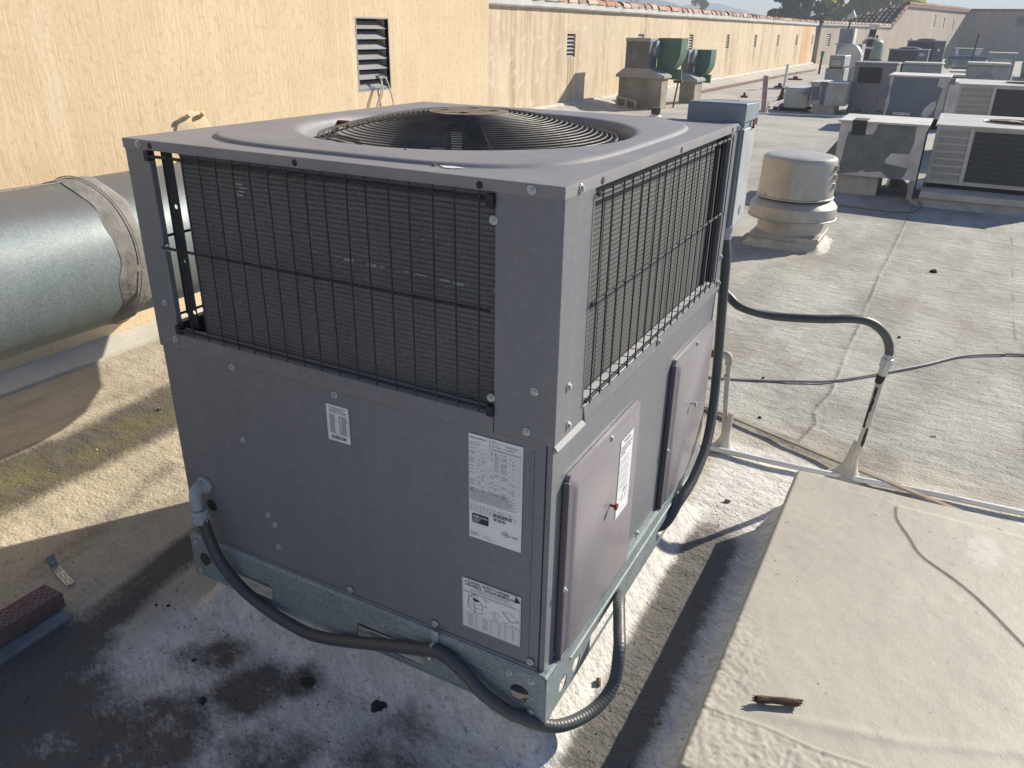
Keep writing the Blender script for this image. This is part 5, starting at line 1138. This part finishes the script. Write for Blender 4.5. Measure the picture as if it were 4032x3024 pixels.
# hooded kitchen exhausts against the long wall
def hooded(label, x0, x1, y0, ez, dz, dx0, dx1, gx1, gz0, side):
    t = thing('hooded_exhaust', label, 'exhaust', ((x0+x1)/2, y0+.5, G), 'green hooded exhausts')
    L = side; hexm(t, 'masonry_curb', x0, x1, y0, y0+L, G-.05, ez-.04, mat('stained masonry', (.33, .30, .25), (.20, .18, .145), rough=.9, nscale=3, streak=.5, ssc=(5, 5, 1.2), bump=.004, bscale=18))
    yc = y0+L/2
    e0, e1, f0, f1 = x0-.06, x1+.06, y0-.06, y0+L+.06
    hexm(t, 'eave_band', e0, e1, f0, f1, ez-.055, ez, MGALV)
    b = MB().add([(e0, f0, ez), (e1, f0, ez), (e1, f1, ez), (e0, f1, ez), (dx0, yc-.27, ez+.15), (dx1, yc-.27, ez+.15), (dx1, yc+.27, ez+.15), (dx0, yc+.27, ez+.15)], [(0, 1, 5, 4), (1, 2, 6, 5), (2, 3, 7, 6), (3, 0, 4, 7)])
    part('flashing_skirt', b, MGALV, t); hexm(t, 'duct', dx0, dx1, yc-.27, yc+.27, ez+.14, dz-.07, HOODM); hexm(t, 'duct_cap', dx0-.012, dx1+.012, yc-.285, yc+.285, dz-.07, dz, MGALV)
    part('blower_drum', MB().lathe((dx1, yc+.10, (ez+.15+dz)/2+.07), [(.20, 0), (.20, .02), (.18, .07), (.10, .10), (0, .105)], 36, 'x'), mat('bluish drum steel', (.25, .29, .33), rough=.35, metal=.5), t)
    hd = MB(); prof = [(dx1+.01, dz+.005), (gx1, dz+.005), (gx1, dz-.10)]
    for k in range(8): a = k/7*math.pi/2; prof.append((dx1+(gx1-dx1)*(.38+.62*math.cos(a)), dz-.22-(dz-.22-gz0)*math.sin(a)))
    prof.append((dx1+.01, gz0)); y1, y2 = yc+.24, yc+.72
    for a, b_ in zip(prof[:-1], prof[1:]): hd.add([(a[0], y1, a[1]), (b_[0], y1, b_[1]), (b_[0], y2, b_[1]), (a[0], y2, a[1])], [(0, 1, 2, 3)])
    n = len(prof); hd.add([(x, y2, z) for x, z in prof], [tuple(range(n))]); hd.add([(x, y1+.02, z) for x, z in prof], [tuple(range(n))])
    part('curved_hood', hd, GREENP, t)
    part('hood_leg', box(dx1+.12, gx1-.02, yc+.5, yc+.55, ez-.1, gz0+.04), GREENP, t)
    return t
hooded('larger green-hooded exhaust on the wider masonry curb against the long wall', -6.24, -5.24, 16.5, .55, 1.30, -6.10, -5.56, -5.02, .63, .42)
hooded('smaller green-hooded exhaust just beyond the larger one, by the rusty post', -5.47, -5.10, 18.6, .39, 1.04, -5.50, -5.34, -4.94, .44, .62)
cb = thing('tan_block', 'tan two-cell hollow block leaning at the foot of the larger hooded exhaust', 'block', (-5.93, 16.2, G))
part('block', holed([(-.24, -.11), (.24, -.11), (.24, .11), (-.24, .11)], [[(-.20, -.07), (-.03, -.07), (-.03, .07), (-.20, .07)], [(.03, -.07), (.20, -.07), (.20, .07), (.03, .07)]], .10, lambda c: Vector((-5.93+c.x*.985, 16.25+c.z+c.y*.3, -.03+c.y-.17*c.x))), CINDER, cb)
bv = thing('vent_pipe', 'short black capped vent pipe with a white boot, in front of the hooded exhausts', 'vent', (-4.86, 15.1, G))
part('boot', MB().lathe((-4.86, 15.1, 0), [(.16, G-.01), (.09, G+.03), (.07, G+.06)], 20), WHITEC, bv)
part('cap', MB().tube([(-4.86, 15.1, -.10), (-4.85, 15.1, .02)], [.095, .095], 18), mat('black rubber', (.03, .04, .04), rough=.7), bv)
rp = thing('rusty_post', 'rusty brown post with bracket between the two hooded exhausts', 'post', (-5.16, 17.3, G))
part('post', MB().tube([(-5.19, 17.3, G), (-5.12, 17.3, .40)], .02, 8), mat('rust brown', (.17, .075, .04), rough=.8), rp); part('bracket', box(-5.22, -5.02, 17.25, 17.32, .38, .44), MATS['rust brown'], rp)
def pole(name, label, cat, x, y, z1, r, ma, lean=0, group=None):
    t = thing(name, label, cat, (x, y, G)); part('pipe', MB().tube([(x, y, G-.01), (x+lean, y, z1)], r, 14), ma, t); return t
t = pole('pink_vent_pipe', 'stout faded pink vent pipe standing alone left of the cooler', 'pipe', -3.13, 17.2, .61, .055, PINKP, -.05); part('bore', MB().lathe((-3.18, 17.2, 0), [(.045, .611), (0, .611)], 14), DARK, t)
part('drain_tube', MB().tube(spline([(-3.04, 17.15, .10), (-3.05, 17.15, -.03), (-3.02, 17.12, G+.02), (-2.90, 17.1, G+.015)], 5), .014, 8), PVC, t)
t = pole('white_pipe', 'tall thin white pipe with a maroon boot on the open roof', 'pipe', -3.50, 21.1, .73, .032, PVC, .03); part('boot', MB().tube([(-3.52, 21.1, G), (-3.51, 21.1, .0), (-3.495, 21.1, .16)], [.10, .05, .04], 14), REDB, t)
t = pole('green_tipped_post', 'dark red post with a bright green cap close to the rust-stained wall', 'post', -5.0, 37, .72, .045, REDB, .02); part('cap', MB().tube([(-4.983, 37, .58), (-4.98, 37, .76)], .075, 12), GRNCAP, t)
pole('steel_post', 'thin dark steel post rising above the far ducts', 'post', .60, 28, 1.52, .022, mat('dark steel', (.07, .055, .055), rough=.6), .06)
# drain sticks and boards on the open roof
for i, (l_, x, y, w_, d_, ma) in enumerate((('white plank lying on the roof near the hooded exhausts', -4.6, 19.8, .7, .06, PAINTW), ('dark red pipe flange on the roof near the white plank', -4.55, 21.5, .18, .12, REDB), ('dark red pipe flange farther along toward the wall', -4.6, 26.5, .3, .2, REDB), ('maroon drain strainer by the foot of the long wall', -5.0, 31.5, .5, .25, REDB))):
    solo('plank' if i == 0 else 'pipe_flange', MB().box(x-w_/2, x+w_/2, y-d_/2, y+d_/2, G-.01, G+.05).box(x-w_/6, x+w_/6, y-d_/4, y+d_/4, G, G+(.05 if i == 0 else .13)), ma, l_, 'plank' if i == 0 else 'flange', rot=None, bevel=.01)

# stacked boxes, blower, spotlight box
L8 = thing('boxed_blower', 'grey boxed blower on a plinth with a round scroll behind it, below the spotlight box', 'blower', (-2.7, 24, G))
hexm(L8, 'plinth', -2.94, -2.44, 24, 25, G-.01, .56, MGALV); hexm(L8, 'inlet_box', -2.87, -2.47, 23.9, 25.2, .60, .90, MGALV, .02); hexm(L8, 'gap', -2.86, -2.5, 24, 25, .56, .60, DARK, 0)
ip = part('inlet_plate', MB().prism(rrect(-2.79, -2.56, .66, .78, .04), 23.895, 23.86, 'y'), FLASHM, L8, bevel=.01)
for k, x in enumerate((-2.745, -2.69, -2.625)): part('plate_hole', MB().lathe((x, 23.858, .72), [(0, 0), (.014, 0), (.016, .002)], 10, 'y'), DARK, L8)
part('scroll', MB().lathe((-2.62, 26, .84), [(.0, -.14), (.33, -.14), (.35, -.10), (.35, .12), (.33, .16), (0, .16)], 40, 'y'), mat('pale scroll steel', (.5, .5, .47), rough=.35, metal=.4), L8)
hexm(L8, 'scroll_outlet', -2.42, -2.28, 26, 26.4, .0, .95, PAINTW)
T9 = thing('spotlight_box', 'tall grey sheet-metal box with a white spotlight on top, near the far stained wall', 'duct box', (-3.05, 28, G))
hexm(T9, 'body', -3.26, -2.86, 28, 28.6, 1.16, 1.60, mat('flat grey sheet', (.25, .265, .27), rough=.5)); hexm(T9, 'lower_body', -3.30, -2.52, 28.1, 29, G-.01, 1.15, MGALV); hexm(T9, 'ledge', -3.34, -2.82, 27.95, 28.65, 1.145, 1.17, FLASHM)
part('side_strip', box(-2.855, -2.81, 28, 28.6, 1.16, 1.61), PAINTW, T9)
sp = part('spot_arm', MB().tube([(-3.04, 28.1, 1.6), (-3.00, 28.1, 1.86)], .022, 8), DARK, T9)
part('spot_head', MB().tube([(-3.10, 28.0, 1.92), (-3.02, 28.0, 1.96), (-2.94, 28.0, 2.01), (-2.90, 28.0, 2.03)], [.07, .085, .12, .125], 16), PAINTW, sp)
FL = thing('flue_stack', 'banded dark and bright steel flue stack in front of the pale green tank', 'flue', (-2.52, 30, G))
z = G; k = 0
for z0, z1, ma, r in ((G, .62, DRKFLUE, .12), (.62, 1.0, DRKFLUE, .115), (1.0, 1.07, CHROME, .125), (1.07, 1.30, DRKFLUE, .115), (1.30, 1.37, CHROME, .13), (1.37, 1.60, DRKFLUE, .11), (1.60, 1.76, CHROME, .17)):
    xo = lambda zz_: -2.60+.14*(zz_+.15)/1.9
    part('flue_section', MB().tube([(xo(z0), 30, z0), (xo(z1), 30, z1)], r, 24), ma, FL)
TK = thing('green_tank', 'pale green domed tank half hidden by the flue stack', 'tank', (-2.62, 32, G))
part('shell', MB().lathe((-2.60, 32, 0), [(.40, G), (.40, 1.05), (.36, 1.20), (.26, 1.29), (.12, 1.33), (0, 1.34)], 40), TANKM, TK); part('fitting', MB().tube([(-2.5, 32, 1.3), (-2.5, 32, 1.42)], .04, 10), DARK, TK); part('strap', MB().lathe((-2.60, 32, 0), [(.404, .60), (.404, .64)], 40), DARK, TK)
def darkunit(label, x0, x1, y, z0, z1, cx1, txt=None):
    t = thing('dark_condenser', label, 'condenser', ((x0+x1)/2, y+.6, z0)); dk = mat('dark unit enamel', (.10, .11, .12), (.13, .14, .15), rough=.5, nscale=2)
    hexm(t, 'casing', x0, x1, y, y+1.3, z0, z1, dk, .01); hexm(t, 'lid', x0-.03, x1+.03, y-.03, y+1.33, z1, z1+.04, GALV, .01)
    hexm(t, 'coil', x0+.07, cx1, y-.01, y, z0+.05, z1-.04, DKCOIL, 0); hexm(t, 'corner_strip', x1+.001, x1+.012, y+.02, y+.06, z0, z1, PAINTW, 0)
    hexm(t, 'legs', x0+.1, x1-.1, y+.1, y+1.2, G-.01, z0, DARK, 0)
    part('fan_dome', MB().lathe(((x0+x1)/2, y+.65, z1+.04), [(.45, 0), (.40, .05), (.2, .085), (0, .09)], 32), DARK, t); return t
t = darkunit('dark condenser marked E21 standing left in front of its taller twin', -2.47, -.98, 38, .33, .87, -1.40)
vs, fs = text_geo('E21', .15, .004); part('lettering', MB().add([(-1.30+a, 37.988, .66+b_) for a, b_ in vs], fs).mesh('t', 0), PAPER, t)
t = darkunit('taller dark condenser with a white diamond mark by the shaded end wall', -2.08, -.52, 42, .20, 1.19, -.95)
part('diamond_mark', MB().prism([(-.74, .76), (-.66, .84), (-.74, .92), (-.82, .84)], 41.99, 41.98, 'y'), PAPER, t)
def roundbox(label, x0, x1, y, z0, z1, r):
    t = thing('fan_housing', label, 'fan housing', ((x0+x1)/2, y+.5, G)); hexm(t, 'body', x0, x1, y, y+.9, z0, z1, MGALV, .03)
    hexm(t, 'top_cap', x0-.02, x1+.02, y-.02, y+.92, z1, z1+.045, FLASHM, .02); hexm(t, 'base', x0+.05, x1-.05, y+.05, y+.85, G-.01, z0, OLDWHITE, .01)
    part('round_collar', MB().lathe(((x0+x1)/2, y, z0+.04), [(r, -.005), (r*.95, -.05), (r*.6, -.10), (0, -.11)], 36, 'y'), ALU, t); return t
roundbox('grey fan housing with a round collar behind the mauve unit and slate box', -.86, .02, 22, .40, .79, .17)
roundbox('pale fan housing with a round collar behind the farther cream condenser', .56, 1.30, 18, .55, .93, .17)
DU = thing('horizontal_duct', 'shiny round horizontal duct with rolled bands near the shaded end wall', 'duct', (.5, 34, G))
part('duct', MB().tube([(-.10, 34.2, .48), (-.02, 34, .60), (.2, 34, .61), (1.1, 34, .62)], .18, 28), DUCTG, DU)
for x in (.06, .14): part('band', MB().tube([(x, 34, .61), (x+.03, 34, .61)], .195, 28), CHROME, DU)
for x in (.3, .9): part('leg', box(x, x+.04, 34, 34.05, G-.01, .45), GALV, DU)
t = thing('far_equipment_box', 'grey-blue box with a white tag behind the shiny horizontal duct', 'equipment box', (.4, 40, G)); hexm(t, 'body', -.05, .95, 40, 41, G, .94, BOXM, .01); hexm(t, 'top', -.09, 1.0, 39.96, 41, .94, .97, FLASHM); hexm(t, 'tag', -.02, .08, 39.985, 40, .70, .92, PAPER, 0); hexm(t, 'white_end', .70, .94, 39.985, 40, .72, .93, PAINTW, 0)
t = thing('far_equipment_box', 'pale boxy housing with a recessed panel right of the thin steel post', 'equipment box', (1.4, 30, G)); hexm(t, 'body', 1.10, 1.86, 30, 31, G, .95, MGALV, .01); hexm(t, 'panel', 1.16, 1.76, 29.985, 30, .55, .82, ALU, .01); hexm(t, 'top', 1.08, 1.9, 29.96, 31, .95, .99, FLASHM)
t = thing('large_duct_elbow', 'large blue-grey sheet duct elbow at the right edge of the roof', 'duct', (1.9, 20, G)); part('elbow', MB().tube(spline([(2.2, 20.2, .1), (2.1, 20.2, .55), (1.85, 20.2, .85), (2.3, 20.2, 1.05), (3, 20.2, 1.0)], 5), .28, 28), DUCTG, t); hexm(t, 'box', 1.50, 2.6, 20, 21, G, .66, MGALV)
t = thing('low_platform', 'low pale stepped platforms between the two round-collared fan housings', 'platform', (.3, 25, G))
for k, (y, z) in enumerate(((24, .36), (26.5, .42), (29, .44))): hexm(t, 'step', -.0+.05*k, .62+.08*k, y, y+1.5, z-.06, z, FLASHM); hexm(t, 'step_support', .04+.05*k, .55+.08*k, y+.1, y+1.4, G-.01, z-.06, DARK, 0)
# thin service pipes and conduits running over the far roof
SERV = [('thin grey conduit running along the roof between the exhaust fan and the patched duct box', [(-.95, 7.2, 0), (-.3, 7.45, 0), (.35, 7.5, 0), (.41, 8.4, 0)], .012, CABLE),
        ('white service pipe crossing the roof in front of the mauve unit', [(-4.2, 16.6, 0), (-2.4, 17.1, 0), (-.6, 17.6, 0), (.4, 17.4, 0)], .02, PVC),
        ('dark gas pipe running from the pink vent pipe to the boxed blower', [(-3.3, 18.6, 0), (-3.4, 21, 0), (-3.2, 24.0, 0), (-2.95, 24.2, 0)], .025, CABLE),
        ('rusty pipe along the foot of the long wall past the smaller hooded exhaust', [(-5.9, 20.5, .03), (-5.85, 27, .03), (-5.8, 34, .03), (-5.6, 40, .03)], .03, MATS['rust brown'])]
for l_, pts, r, ma in SERV: solo('service_pipe', MB().tube(spline([(x, y, G+r+.005+z) for x, y, z in pts], 8), r, 8), ma, l_, 'pipe')
# drip stains have their own shape below the louvers of the long wall
for q, y in enumerate(LY):
    for k in range(3):
        w_ = .05+.04*random.random(); y0 = y+.06+k*.13; h_ = random.uniform(.25, .7)
        part('drip_stain', MB().add([(-6.7975, y0, .905), (-6.7975, y0+w_, .905), (-6.7975, y0+w_*.75, .905-h_), (-6.7975, y0+w_*.3, .905-h_*.9)], [(0, 1, 2, 3)]), mat('drip stain', (.43, .335, .225), rough=.95, nscale=2), fwall)

# thin sunlit air over the whole roof: far things fade a little
hz = bpy.data.meshes.new('haze'); hb = MB().box(-1200, 1200, -1200, 1200, -7.1, 31); hz.from_pydata(hb.v, [], hb.f)
HZ = bpy.data.materials.new('haze'); HZ.use_nodes = True; hn = HZ.node_tree; hn.nodes.remove(hn.nodes['Principled BSDF'])
pv = hn.nodes.new('ShaderNodeVolumePrincipled'); pv.inputs['Density'].default_value = .0020; pv.inputs['Color'].default_value = (.9, .94, 1, 1)
hn.links.new(pv.outputs[0], hn.nodes['Material Output'].inputs['Volume'])
part('haze', hz, HZ, None, kind='stuff')
